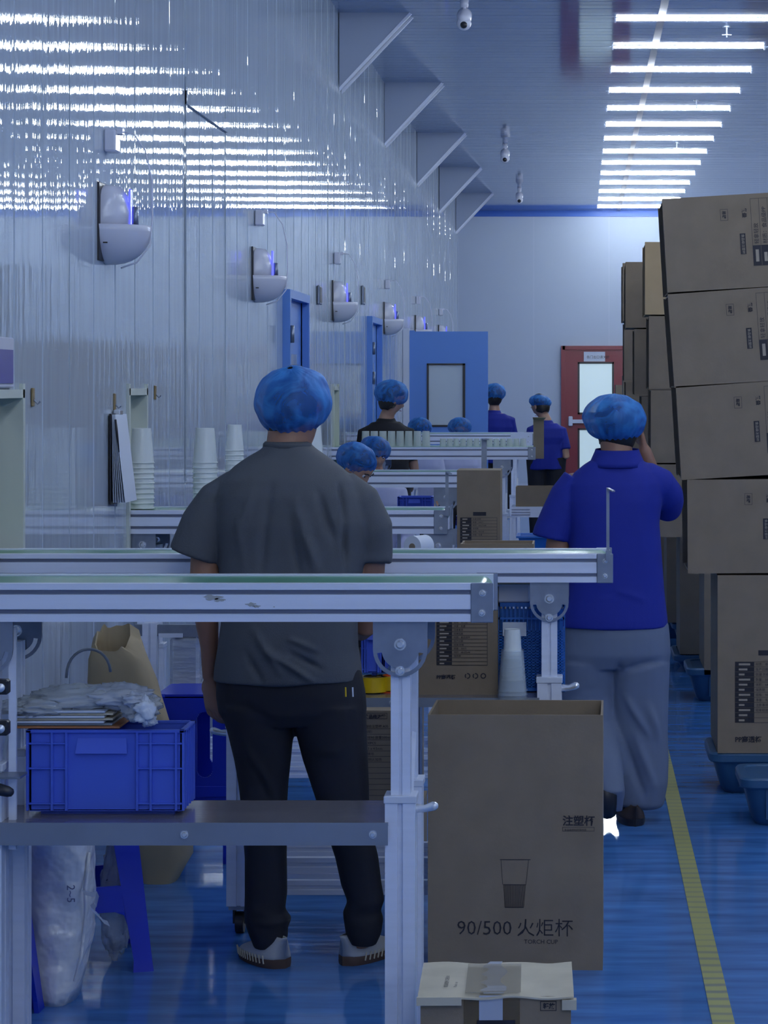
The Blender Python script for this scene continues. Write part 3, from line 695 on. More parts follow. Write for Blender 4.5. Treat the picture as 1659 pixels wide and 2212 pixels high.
# big open carton in the aisle
s = 781; wb = 377/781; hb = .70
t, B = carton('carton', (X(1113,s), F/s, 0), .484, .30, .705, 'tall open brown carton with a cup drawing, standing on the floor by the conveyor', M=Matrix.Rotation(math.radians(-1.0), 4, 'Z'))
fx = lambda px: X(px, s)-X(1113, s)
fz = lambda py: Z(py, s)
o = lambda px, py: B @ Vector((fx(px), -.0008, fz(py)))
ux, uz = B.to_3x3() @ Vector((1,0,0)), Vector((0,0,1))
ink = text_mb('90/500', .0555, o(986, 2019), ux, uz, bold=-.0004)
ink2 = text_mb('火炬杯', .0530, o(1115, 2019), ux, uz, bold=-.0003)
ink3 = text_mb('TORCH CUP', .0165, o(1132, 2038), ux, uz)
ink4 = text_mb('注塑杯', .0300, o(1215, 1781), ux, uz, bold=.0006)
merge(ink, ink2).build('lettering', M_ink, t); ink3.build('lettering', M_ink, t); ink4.build('lettering', M_ink, t)
a = MB(); O = B @ Vector((0, -.0006, 0))
def line(x0, z0, x1, z1, wd):
    d = Vector((x1-x0, z1-z0)); d.normalize(); nx, nz = -d.y*wd/2, d.x*wd/2
    a.add([B @ Vector((p, -.0009, q)) for p, q in ((x0+nx,z0+nz),(x0-nx,z0-nz),(x1-nx,z1-nz),(x1+nx,z1+nz))], [(0,1,2,3)])
L_ = lambda px0,py0,px1,py1,wd=.0012: line(fx(px0),fz(py0),fx(px1),fz(py1),wd)
L_(1080,1857,1146,1857,.0022); L_(1082,1857,1086,1911); L_(1142,1857,1136,1911); L_(1087,1911,1136,1911,.0018)
L_(1088,1911,1091,1960); L_(1135,1911,1131,1960); L_(1091,1960,1131,1960,.002)
for i in range(21):
    f = i/20; L_(1088+47*f, 1911, 1091+40*f, 1960, .0013)
a.build('cup_drawing', M_ink, t); a = MB()
frame_rect(a, O, ux, uz, fx(1215), fx(1284), fz(1795), fz(1786), .0010)
tt = text_mb('食品级原料环保材质', .0068, o(1219, 1794), ux, uz); a.add(tt.v, tt.f)
a.build('printed_badge', M_ink, t)

# taped white topped carton in the foreground
s = 985; zt_ = Z(2147, s); bw = 325/s
t, B = carton('carton', (X(1071,s), F/s, 0), bw, F/935-F/s, zt_-.006, 'worn carton with white taped lid in the bottom foreground', open_='none', M=Matrix.Rotation(math.radians(1.2), 4, 'Z'))
dd = F/935-F/s
def warp(x, y): return .004*noise.noise(Vector((x*14, y*14, 3)))+.002*math.sin(x*40)
mb = MB(); nx, ny = 24, 14
P = []; 
for k in (1, 0):
    for j in range(ny+1):
        for i in range(nx+1):
            xx = -bw/2-.006+(bw+.012)*i/nx; yy = -.006+(dd+.012)*j/ny
            P.append((xx, yy, zt_-.004+.004*k+warp(xx, yy)+(-.006 if j == 0 else 0)))
m_ = (nx+1)*(ny+1); fs = []
for j in range(ny):
    for i in range(nx):
        q = j*(nx+1)+i; fs += [(q, q+1, q+nx+2, q+nx+1), (m_+q, m_+q+nx+1, m_+q+nx+2, m_+q+1)]
for i in range(nx): fs += [(i, m_+i, m_+i+1, i+1), (ny*(nx+1)+i, ny*(nx+1)+i+1, m_+ny*(nx+1)+i+1, m_+ny*(nx+1)+i)]
for j in range(ny): fs += [(j*(nx+1), (j+1)*(nx+1), m_+(j+1)*(nx+1), m_+j*(nx+1)), (j*(nx+1)+nx, m_+j*(nx+1)+nx, m_+(j+1)*(nx+1)+nx, (j+1)*(nx+1)+nx)]
lid = MB().add(P, fs).xf(B).build('lid_flaps', M_card_w, t, 'auto')
fl = MB().box(-bw/2-.008, -bw/2+.09, -.012, -.004, zt_-.022, zt_-.004).xf(B); fl.box(bw/2-.05, bw/2+.012, -.012, -.002, zt_-.03, zt_-.006).xf(Matrix.Identity(4)) if False else None
fl.build('torn_edge', M_card_w, t)
MB().box(bw/2-.02, bw/2+.012, -.01, .01, zt_-.034, zt_-.012).xf(B).build('torn_corner', M_card_w, t)
tp = MB().box(X(1035,s)-X(1071,s), X(1086,s)-X(1071,s), -.0022, -.0005, zt_-.075, zt_-.003).xf(B); tp.build('tape_front', M_tape_w, t)
tp = MB(); 
for i in range(12):
    a0 = -.006+(dd+.01)*i/12; a1 = -.006+(dd+.01)*(i+1)/12; xx = X(1065,s)-X(1071,s)
    tp.add([B @ Vector(p) for p in ((xx-.02-.01*math.sin(i*2),a0,zt_+.004+warp(xx,a0)),(xx+.022+.008*math.sin(i),a0,zt_+.004+warp(xx,a0)),(xx+.022+.008*math.sin(i+1),a1,zt_+.004+warp(xx,a1)),(xx-.02-.01*math.sin(i*2+2),a1,zt_+.004+warp(xx,a1)))], [(0,1,2,3)])
tp.build('tape_top', M_tape_w, t)
MB().box(X(1005,s)-X(1071,s), X(1125,s)-X(1071,s), -.003, dd*.9, zt_+.004, zt_+.0048).xf(B).build('clear_tape', M_tape, t)
MB().box(X(1002,s)-X(1071,s), X(1123,s)-X(1071,s), -.0016, -.0003, .05, zt_-.012).xf(B).build('clear_tape', mat('amber_tape', (.14,.10,.05,1), .2, alpha=.8), t)
a = MB(); O = B @ Vector((0,-.0008,0)); gx = lambda px: X(px,s)-X(1071,s); gz = lambda py: Z(py,s)
ux = B.to_3x3() @ Vector((1,0,0)); uz = Vector((0,0,1)); O = O - ux*0
frame_rect(a, O, ux, uz, gx(1167), gx(1202), gz(2184), gz(2163), .0015)
tt = text_mb('轻放', .013, O+ux*gx(1173)+uz*gz(2178), ux, uz, bold=.0006); a.add(tt.v, tt.f)
a.build('printed_marks', M_ink, t); a = MB()
rect(a, O, ux, uz, gx(1030), gx(1113), gz(2203)-.034, gz(2203), .0018)
a.build('printed_badge', M_ink, t); a = MB()
tt = text_mb('食品级塑杯 口径500', .011, B @ Vector((gx(965), dd*.15, zt_+.002)), (0,1,0), (-1,0,0), lift=.003); a.add(tt.v, tt.f)
tt = text_mb('Plastic cup', .010, B @ Vector((gx(985), dd*.15, zt_+.002)), (0,1,0), (-1,0,0), lift=.003); a.add(tt.v, tt.f)
a.build('printed_marks', M_ink, t)
tt = text_mb('食品级塑杯', .017, O+ux*gx(1038)+uz*(gz(2203)-.028), ux, uz, lift=.0025); tt.build('badge_lettering', M_ink_w, t)

# tubs under the stacks
def tub(px, py_rim, s, w, lab, d=.42):
    x0 = X(px, s); y0 = F/s; zr = Z(py_rim, s)
    t = thing('plastic_tub', (x0+w/2, y0+d/2, 0), lab, 'tub', 'upturned blue tubs under the cartons')
    def rr(k, z, rad=.05):
        P = []; a0, a1, b0, b1 = x0+k, x0+w-k, y0+k, y0+d-k
        for cx, cy, st in ((a1-rad,b1-rad,0),(a0+rad,b1-rad,90),(a0+rad,b0+rad,180),(a1-rad,b0+rad,270)):
            for i in range(5):
                an = math.radians(st+90*i/4); P.append((cx+rad*math.cos(an), cy+rad*math.sin(an), z))
        return P
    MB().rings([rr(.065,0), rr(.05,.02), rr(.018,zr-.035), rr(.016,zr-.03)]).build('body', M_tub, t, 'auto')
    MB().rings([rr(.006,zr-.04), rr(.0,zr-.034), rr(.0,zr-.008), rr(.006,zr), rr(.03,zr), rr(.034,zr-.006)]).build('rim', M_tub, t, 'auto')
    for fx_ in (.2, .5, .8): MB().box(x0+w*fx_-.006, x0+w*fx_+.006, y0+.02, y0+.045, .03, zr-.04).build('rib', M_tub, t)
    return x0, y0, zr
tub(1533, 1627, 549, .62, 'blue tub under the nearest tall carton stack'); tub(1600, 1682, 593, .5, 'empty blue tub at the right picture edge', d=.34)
tub(1484, 1444, 425, .6, 'blue tub under the second carton stack'); tub(1452, 1346, 357, .6, 'blue tub under the third carton stack, behind the walking man')
# stacks: upright carton on a tub, lying cartons above
def lying(x, y, z, lab, tilt=0, w=.70, h=.369, d=.48, marks=True, grp='cartons lying in the tall stacks', m=None):
    Mx = Matrix.Rotation(math.radians(-tilt), 4, 'Y')
    t, B = carton('carton', (x, y, z), w, d, h, lab, M=Mx, open_='left', group=grp, m=m)
    # inner partition and open flaps seen at the dark end
    MB().box(-w/2+.01, -w/2+.3, d*.34, d*.34+.004, .006, h-.006).xf(B).build('divider', M_card, t); MB().box(-w/2+.01, -w/2+.3, d*.67, d*.67+.004, .006, h-.006).xf(B).build('divider', M_card, t)
    if marks:
        spec_table(t, B, -w/2+.345+.30, .085, .265, .30, 9, rot=1)
        a = MB(); ux_ = B.to_3x3() @ Vector((1,0,0)); uz_ = B.to_3x3() @ Vector((0,0,1)); O = B @ Vector((0,-.0008,0))
        a1, a2 = -w/2+.225, h-.055
        frame_rect(a, O, ux_, uz_, a1, a1+.03, a2-.045, a2, .0012)
        tt = text_mb('易碎', .016, O+ux_*(a1+.009)+uz_*(a2-.006), -uz_, ux_, bold=.0004); a.add(tt.v, tt.f)
        a.build('printed_marks', M_ink, t); a = MB()
        tt = text_mb('数量', .018, O+ux_*(a1+.088)+uz_*(a2-.001), -uz_, ux_, bold=.0008); a.add(tt.v, tt.f)
        a.build('printed_marks', M_ink, t); a = MB()
        rect(a, O, ux_, uz_, a1+.072, a1+.094, h*.36, h*.36+.082, .0006)
        a.build('printed_marks', M_ink, t)
        tt = text_mb('食品级注塑杯', .013, O+ux_*(a1+.079)+uz_*(h*.36+.079), -uz_, ux_, lift=.0014); tt.build('badge_lettering', M_ink_w, t)
    return t
def upright(x, y, z, lab, w=.373, d=.48, h=.70, rot=0, marks=True, k=1.0, m=None, cat='box'):
    t, B = carton('carton', (x, y, z), w, d, h, lab, open_='none', group='cartons standing upright', M=Matrix.Rotation(math.radians(rot), 4, 'Z'), m=m)
    if marks:
        spec_table(t, B, -w/2+.068*k, .12*k, .25*k, .24*k, 12)
        a = MB(); ux_ = B.to_3x3() @ Vector((1,0,0)); uz_ = Vector((0,0,1)); O = B @ Vector((0,-.0008,0))
        tt = text_mb('PP高透杯', .026*k, O+ux_*(-w/2+.068*k)+uz_*.045*k, ux_, uz_, bold=.0008); a.add(tt.v, tt.f)
        a.build('lettering', M_ink, t); a = MB()
        rect(a, O, ux_, uz_, -w/2+.16*k, -w/2+.24*k, .385*k, .405*k)
        for i, cx in enumerate((.235, .265, .295)):
            R_ = .010*k; c0 = -w/2+cx*k; n = 12
            for j in range(n):
                if i < 2 and j % 4 == 3: continue
                p, q = 2*math.pi*j/n, 2*math.pi*(j+1)/n
                a.add([O+ux_*(c0+r_*math.cos(u))+uz_*(.055*k+r_*math.sin(u))-Vector((0,.0006,0)) for r_, u in ((R_,p),(R_,q),(R_*.6,q),(R_*.6,p))], [(3,2,1,0)])
        a.build('printed_marks', M_ink, t)
    return t
y1 = F/549
upright(X(1550,549)+.187, y1, Z(1627,549), 'upright carton with a printed table at the bottom of the nearest stack')
upright(X(1550,549)+.187+.38, y1+.01, Z(1627,549), 'upright carton just outside the frame, beside the printed one', marks=False)
zb = [(1486,1239,.4,'lowest of the lying cartons in the nearest tall stack'), (1472,1037,3.4,'second lying carton from the bottom of the nearest stack'), (1457,838,4.1,'third lying carton from the bottom of the nearest stack'), (1442,632,3.4,'topmost lying carton of the nearest stack, tilted left')]
for px, py, tl_, lab in zb:
    a_ = math.radians(tl_); x_ = X(px,549)+.35*math.cos(a_); z_ = Z(py,549)+.35*math.sin(a_)
    lying(x_, y1, z_-.0, lab, tl_)
def column(s, xl, xu, names, base, n=4, marks=False, dx=(-.02,-.04,-.05,-.07,-.09)):
    y_ = F/s; upright(xu+.187, y_, base, names[0], marks=marks); upright(xu+.57, y_, base, names[0]+', right hand neighbour', marks=False)
    for i in range(n): lying(xl+dx[i]+.35, y_, base+.70+.377*i+.001, names[i+1], 0, marks=False, w=.70, m=M_card_in if (i == 3 and s == 425) else None)
B4 = lambda w: ['upright carton at the foot of the %s stack' % w]+['%s lying carton up the %s stack, dark open end to the left' % (n_, w) for n_ in ('first','second','third','fourth')]
column(425, .40, X(1521,425), B4('second'), Z(1458,425))
upright(X(1440,357)+.187, F/357, Z(1345,357), 'upright carton with printed lines behind the walking man', marks=True)
tub(1455, 830+(H-.10)*385, 385, .7, 'low blue tub under the third lying stack', d=.5)
column(385, .345, .56, B4('third'), .105, 4, dx=(0,-.0,-.04,-.09))
for i in range(4): lying(.30+.35-.01*i, F/340, .19+.70+.377*i, 'far lying carton %s the fourth stack, mostly hidden by nearer stacks' % ('low in','in the middle of','high in','on top of')[i], marks=False)
upright(.70, F/340, .190, 'upright carton under the fourth stack', marks=False)
tub(1400, 830+(H-.186)*340, 340, .7, 'blue tub under the fourth stack', d=.5)
for i, (s_, px, top) in enumerate(((262,1346,812),(228,1330,832))):
    y_ = F/s_; n_ = 4; hh = Z(top, s_)/4
    for k in range(4): upright(X(px,s_)+.187, y_, hh*k+.001*k, '%s carton of the %s low stack by the red door' % (('bottom','second','third','top')[k], ('nearer','farther')[i]), h=hh-.002, marks=False)
# more storage stacks farther right, mirrored in the glossy wall
for i in range(12):
    for k in range(3 if i % 5 else 2): upright(2.35+.15*(i % 3)+.3*(i//8), 17.0+1.35*i, (.70*k+.001*k), '%s carton in storage row place %s, outside the frame' % (('lower','middle','upper')[k], ORD[i].replace('nearest','first')), w=1.0, d=.9, marks=False, h=.699)
# ================= CRATES, STOOLS, CUPS, BAGS =================
def crate(px0, px1, py_rim, py_bot, sf, d, lab, m=M_crate, name='plastic_crate', ribs=True, handle=True, zb=None):
    x0, x1 = X(px0,sf), X(px1,sf); y0 = F/sf; y1 = y0+d; zt = Z(py_rim,sf); z0 = Z(py_bot,sf) if zb is None else zb
    t = thing(name, ((x0+x1)/2, (y0+y1)/2, z0), lab, 'crate'); e = .004; w = x1-x0; h = zt-z0
    mb = MB(); tp = .008
    for (a,b,c,dd_) in ((x0+tp,x1-tp,y0+tp,y0+tp+e),(x0+tp,x1-tp,y1-tp-e,y1-tp),(x0+tp,x0+tp+e,y0+tp,y1-tp),(x1-tp-e,x1-tp,y0+tp,y1-tp)): mb.box(a,b,c,dd_,z0+.012,zt-.004)
    mb.box(x0+tp,x1-tp,y0+tp,y1-tp,z0+.010,z0+.014); mb.box(x0+.03,x1-.03,y0+.03,y1-.03,z0,z0+.012)
    mb.build('body', m, t)
    r = MB(); 
    for (a,b,c,dd_) in ((x0,x1,y0,y0+.014),(x0,x1,y1-.014,y1),(x0,x0+.014,y0,y1),(x1-.014,x1,y0,y1)): r.box(a,b,c,dd_,zt-.008,zt,bev=.002)
    r.build('rim', m, t)
    if ribs:
        def rib(*a): MB().box(*a, bev=.001).build('rib', m, t)
        for f in (.0, .165, .255, .70, .785, .945, 1.0):
            xx = min(max(x0+w*f, x0+.004), x1-.004); rib(xx-.003, xx+.003, y0-.001, y0+tp+.001, z0+.012, zt-.006); rib(xx-.002, xx+.002, y1-tp-.001, y1-.001, z0+.012, zt-.006)
        for f in (.16, .45, .86):
            rib(x0+.004, x0+w*.255, y0-.0005, y0+tp+.001, zt-h*f-.002, zt-h*f+.002); rib(x0+w*.70, x1-.004, y0-.0005, y0+tp+.001, zt-h*f-.002, zt-h*f+.002)
        for f in (.2,.4,.6,.8):
            yy = y0+(y1-y0)*f; rib(x0+.001, x0+tp+.001, yy-.002, yy+.002, z0+.012, zt-.006); rib(x1-tp-.001, x1-.001, yy-.002, yy+.002, z0+.012, zt-.006)
    if handle:
        hx0, hx1 = x0+w*.325, x0+w*.63
        MB().add([(hx0,y0+.007,zt-h*.10),(hx1,y0+.007,zt-h*.10),(hx1+.004,y0-.006,zt-h*.27),(hx0-.004,y0-.006,zt-h*.27),(hx0-.003,y0+.008,zt-h*.27),(hx1+.003,y0+.008,zt-h*.27)],
                 [(0,3,2,1),(3,4,5,2),(0,4,3),(1,2,5)]).build('handle_grip', m, t)
    return t
crate(55, 399, 1577, 1760, 905, .16, 'blue ribbed plastic crate on the front shelf, loaded with bags', zb=Z(1778,920))
crate(779, 833, 1352, 1470, 728, .18, 'blue plastic crate on yellow rolls, partly behind the man', zb=.70+.052)
crate(858, 935, 1073, 1094, 368, .14, 'blue mesh crate behind the third conveyor', zb=.82)
tb = thing('side_table', (X(897,368), F/368+.07, 0), 'slim steel table under the far blue mesh crate', 'table')
MB().box(X(856,368), X(937,368), F/368, F/368+.14, .80, .819).build('table_top', M_steel, tb)
for xx in (X(860,368), X(933,368)): MB().box(xx-.01, xx+.01, F/368+.06, F/368+.08, 0, .80).build('leg', M_steel, tb)
# basket and white bin on second shelf
s = 722; zs = Z(1508,736)
def basket():
    x0, x1, y0, y1 = X(1077,s), X(1219,s), F/s, F/s+.12; z0, z1 = zs, Z(1302,s)
    t = thing('plastic_basket', ((x0+x1)/2, y0+.06, z0), 'blue lattice basket standing on the second shelf', 'basket')
    r = MB()
    for zz, hh in ((z1-.012,.012),(z1-.05,.006),(z0,.012)):
        r.box(x0,x1,y0,y0+.004,zz,zz+hh); r.box(x0,x1,y1-.004,y1,zz,zz+hh); r.box(x0,x0+.004,y0,y1,zz,zz+hh); r.box(x1-.004,x1,y0,y1,zz,zz+hh)
    r.box(x0,x1,y0,y1,z0,z0+.003); r.build('frame', M_basket, t)
    g = MB(); n = 16
    for i in range(n+1):
        xx = x0+(x1-x0)*i/n; g.box(xx-.0018,xx+.0018,y0+.001,y0+.004,z0,z1-.01); g.box(xx-.0018,xx+.0018,y1-.004,y1-.001,z0,z1-.01)
    k = z0+.01
    while k < z1-.08: g.box(x0,x1,y0+.001,y0+.004,k,k+.0035); g.box(x0,x1,y1-.004,y1-.001,k,k+.0035); k += .0085
    g.box(x0+.004, x1-.004, y0+.02, y0+.024, z0+.003, z1-.02)
    gg = g.build('lattice', M_basket, t); gg['kind'] = 'stuff'
    MB().box(X(1086,s), X(1137,s), y0-.002, y0, Z(1374,s), Z(1344,s), bev=.0005).build('paper_label', M_paper, t)
basket()
t = thing('plastic_bin', (X(1110,s), F/s+.05, Z(1300,s)), 'white bin resting on the blue lattice basket', 'bin')
MB().box(X(1075,s), X(1144,s), F/s+.002, F/s+.11, Z(1301,s)-.0005, Z(1262,s), bev=.004).build('body', M_fixt, t); MB().box(X(1073,s), X(1146,s), F/s, F/s+.112, Z(1266,s), Z(1262,s)+.001, bev=.002).build('rim', M_fixt, t)
# carton with table on the second shelf
wc = (1075-905)/728.0
upright(X(990,728), F/728, zs, 'carton with a black printed table on the second shelf', w=wc, d=.17, h=.315, marks=False)
tC = [o for o in COL.objects if o.get('label') == 'carton with a black printed table on the second shelf'][0]
BC = Matrix.Translation(tC.location)
spec_table(tC, BC, X(943,728)-X(990,728), Z(1437,728)-zs, 110/728, .155, 14)
a = MB(); O = tC.location+Vector((0,-.0008,0))
tt = text_mb('PP高透杯', .014, (X(943,728), O.y, Z(1466,728)), (1,0,0), (0,0,1), bold=.0006); a.add(tt.v, tt.f)
for cx, cc in ((1010,1),(1027,1),(1044,0)):
    n = 14; R_ = .0085; c0 = X(cx,728); zc_ = Z(1460,728)
    for j in range(n):
        if j % 5 == 4 and cc: continue
        p, q = 2*math.pi*j/n, 2*math.pi*(j+1)/n
        a.add([(c0+r_*math.cos(u), O.y-.0004, zc_+r_*math.sin(u)) for r_, u in ((R_,p),(R_*.62,p),(R_*.62,q),(R_,q))], [(0,1,2,3)])
a.build('printed_marks', M_ink, tC)
# carton with long table under the second shelf behind the man
s = 640
upright(X(830,s), F/s, .21, 'carton with long printed table behind the man\'s right leg', w=.24, d=.2, h=Z(1535,s)-.21, marks=False)
tD = [o for o in COL.objects if str(o.get('label')).startswith('carton with long printed table')][0]
a = MB(); O = tD.location.copy(); O.z = 0; O.y -= .0008
uX, uZ = Vector((1,0,0)), Vector((0,0,1))
frame_rect(a, O, uX, uZ, -.07, -.02+.03, Z(1553,s), Z(1540,s), .0012)
tt = text_mb('食品级注塑', .014, O+uX*-.066+uZ*Z(1551,s), uX, uZ, bold=.0005); a.add(tt.v, tt.f)
words = ['微波容器级注塑杯 A35', '（高透明）', '（口径90 容量500ml）', 'FT1019300PCS', '规格 4.3 x 4.5mm', '产品牌号', '本品请勿明火加热']
for i in range(15):
    zz = Z(1574+12.0*i, s); rect(a, O, uX, uZ, -.11, .11, zz-.0006, zz+.0006)
    if i < 7: tt = text_mb(words[i], .0115, O+uX*(-.10+.01*(i % 3))+uZ*(zz+.004), uX, uZ); a.add(tt.v, tt.f)
a.build('printed_marks', M_ink, tD)
# its stand: a low carton
upright(X(830,s), F/s, 0.0, 'low carton beneath the one with the long printed table', w=.26, d=.22, h=.209, marks=False)
# background cartons
s = 470
upright(X(1034,s), F/s, .70, 'brown carton with printed table behind the third conveyor\'s end post', w=.20, d=.25, h=Z(1016,s)-.70, marks=False, k=.6)
tE = [o for o in COL.objects if str(o.get('label')).startswith('brown carton with printed table behind')][0]
spec_table(tE, Matrix.Translation(tE.location), -.085, Z(1172,s)-.70, .17, .115, 8)
a = MB(); rect(a, tE.location+Vector((0,-.0008,0)), uX, uZ, X(1022,s)-X(1034,s), X(1050,s)-X(1034,s), Z(1114,s)-.7, Z(1106,s)-.7); a.build('printed_marks', M_ink, tE)
upright(X(1034,s), F/s, 0, 'plain carton under the brown carton with printed table', w=.24, d=.27, h=.699, marks=False)
s = 330
t, B = carton('carton', (X(1160,s), F/s, Z(1094,s)), 92/s, .22, 42/s, 'shallow open carton into which a bare arm reaches')
tb = thing('work_bench', (X(1150,s), F/s+.1, 0), 'low aluminium bench under the shallow open carton', 'bench')
zb_ = Z(1094,s); MB().box(X(1105,s), X(1205,s), F/s-.02, F/s+.25, zb_-.07, zb_-.001).build('bench_top', M_alu, tb)
for k in range(3): MB().box(X(1105,s), X(1145,s), F/s-.024, F/s-.021, zb_-.02-.018*k, zb_-.017-.018*k).build('slot', M_alu_d, tb)
for xx in (X(1108,s), X(1200,s)):
    for yy in (F/s, F/s+.23): post(MB(), xx, yy, 0, zb_-.07, .04).build('leg', M_alu, tb)
s = 690
t, B = carton('carton', (X(1074,s), F/s, Z(1175,s)-.16), 158/s, .16, .16, 'open brown carton peeping over the second conveyor')
pd_ = thing('trolley_stand', (X(1074,s), F/s+.08, 0), 'narrow steel stand hidden under the open brown carton', 'stand')
zz = Z(1175,s)-.161; MB().box(X(1000,s), X(1148,s), F/s, F/s+.16, zz-.02, zz).build('stand_top', M_steel, pd_)
for xx in (X(1004,s), X(1144,s)): MB().box(xx-.01, xx+.01, F/s+.06, F/s+.08, 0, zz-.02).build('leg', M_steel, pd_)
# blue open bin behind second conveyor by the walking man
s = 520; 
def openbin(px0, px1, py0, py1, s, d, zb, lab):
    x0, x1, y0, y1 = X(px0,s), X(px1,s), F/s, F/s+d; zt = Z(py0,s); t = thing('plastic_bin', ((x0+x1)/2,(y0+y1)/2,zb), lab, 'bin')
    r = lambda k, z: [(x0+k,y0+k,z),(x1-k,y0+k,z),(x1-k,y1-k,z),(x0+k,y1-k,z)]
    MB().rings([r(.03,zb), r(.004,zt-.01), r(.0,zt-.008), r(.0,zt), r(.008,zt), r(.034,zb+.006)]).build('body', M_tub if False else M_basket, t)
    MB().rings([r(-.006,zt-.008), r(-.006,zt), r(.002,zt), r(.002,zt-.008)], caps=False).build('rim', M_basket, t)
openbin(1118, 1186, 1158, 1200, s, .2, .86, 'blue open bin left of the walking man, over the second conveyor')
tb = thing('side_table', (X(1152,s), F/s+.1, 0), 'plain steel table carrying the blue open bin', 'table')
MB().box(X(1112,s), X(1190,s), F/s-.01, F/s+.22, .84, .859).build('table_top', M_steel, tb)
for xx in (X(1117,s), X(1185,s)): MB().box(xx-.01, xx+.01, F/s+.0, F/s+.02, 0, .84).build('leg', M_steel, tb); MB().box(xx-.01, xx+.01, F/s+.19, F/s+.21, 0, .84).build('leg', M_steel, tb)

# plastic stools
def stool(x, y, lab, h=.48, a=.17, b=.125, rot=0, group='blue plastic stools'):
    t = thing('plastic_stool', (x, y, 0), lab, 'stool', group); R = Matrix.Translation((x,y,0)) @ Matrix.Rotation(math.radians(rot),4,'Z')
    seat = MB().box(-b-.01, b+.01, -b-.01, b+.01, h-.022, h, bev=.012).xf(R).build('seat', M_stool, t, 'auto')
    MB().cyl((0,0,h-.004),(0,0,h+.001),.02).xf(R).build('seat_hole', M_black, seat)
    for sx, sy in ((-1,-1),(1,-1),(1,1),(-1,1)):
        # L section tapered leg
        P = []
        for z, k, wd in ((h-.02, b, .075), (.03, a, .050), (0, a+.004, .056)):
            cx, cy = sx*k, sy*k; e = .012
            P.append([(cx,cy,z),(cx-sx*wd,cy,z),(cx-sx*wd,cy-sy*e,z),(cx-sx*e,cy-sy*e,z),(cx-sx*e,cy-sy*wd,z),(cx,cy-sy*wd,z)])
        MB().rings(P).xf(R).build('leg', M_stool, t)
    # aprons with rounded corners and the lower cross bands
    for k in range(4):
        Q = R @ Matrix.Rotation(math.pi/2*k, 4, 'Z')
        kk = lambda z: b+(a-b)*(h-z)/h
        m1 = MB()
        for zt_, zb2 in ((h-.02, h-.075), (.235, .165)):
            y_t, y_b = -kk(zt_), -kk(zb2); m1.add([(y_t,y_t,zt_),(-y_t,y_t,zt_),(-y_b,y_b,zb2),(y_b,y_b,zb2),(y_t,y_t+.008,zt_),(-y_t,y_t+.008,zt_),(-y_b,y_b+.008,zb2),(y_b,y_b+.008,zb2)],
                 [(0,3,2,1),(4,5,6,7),(0,1,5,4),(1,2,6,5),(2,3,7,6),(3,0,4,7)])
            # corner gussets
            for sg in (-1,1):
                x_ = sg*(abs(y_b)-.05); c = [(x_, zb2), (x_-sg*.035, zb2), (x_-sg*.01, zb2-.010), (x_, zb2-.04)]
                m1.prism(c, lambda p,q: (p, y_b, q), lambda p,q: (p, y_b+.008, q))
        m1.xf(Q).build('apron', M_stool, t)
    return t
stool(X(162,784), F/784+.13, 'blue plastic stool right of the white sack under the front shelf', rot=16)
stool(X(-130,880), F/880+.16, 'blue plastic stool cut off at the lower left corner', rot=-2)
# taller stool back panel with an oval opening behind the crate
def stool_back():
    s = 640; x0, x1 = X(333,s), X(520,s); y = F/s; zt, zb_ = Z(1500,s), 0.0
    t = thing('plastic_stool', ((x0+x1)/2, y+.14, 0), 'larger blue stool with an oval hole in its side, left of the man', 'stool', 'blue plastic stools')
    ox0, ox1, oz0, oz1 = X(425,s), X(459,s), Z(1680,s), Z(1538,s)
    th = .01
    for yy in (y, y+.27):
        mb = MB()
        # side panel with a rounded hole built from strips
        n = 24
        def hole(x):
            if not (ox0 < x < ox1): return None
            r = (ox1-ox0)/2; c = (ox0+ox1)/2; k = math.sqrt(max(0, r*r-(x-c)**2)); return (oz0+r-k, oz1-r+k)
        xs = [x0+(x1-x0)*i/n for i in range(n+1)]+[ox0, ox1]+[ox0+(ox1-ox0)*i/10 for i in range(1,10)]; xs = sorted(set(xs))
        for a_, b_ in zip(xs[:-1], xs[1:]):
            if b_-a_ < 1e-6: continue
            ha, hb_ = hole((a_+b_)/2), None; ztp = zt
            if a_ < x0+.03: ztp = zt-.012
            ins = [(zb_+.13, ha[0]), (ha[1], ztp)] if ha else [(zb_+.13, ztp)]
            for p, q in ins: mb.box(a_, b_, yy, yy+th, p, q)
        mb.box(x0-.01, x0+.06, yy, yy+th, 0, .14); mb.box(x1-.06, x1+.01, yy, yy+th, 0, .14)
        mb.build('side_panel', M_stool, t)
    MB().box(x0, x1, y, y+.28, zt-.02, zt, bev=.008).build('seat', M_stool, t)
    MB().box(x0+.02, x1-.02, y-.004, y, Z(1722,s), Z(1698,s), bev=.002).build('cross_band', M_stool, t)
    MB().box(X(468,s), X(480,s), y-.012, y-.002, Z(1534,s), Z(1526,s)).build('strap_end', M_yellow, t)
stool_back()

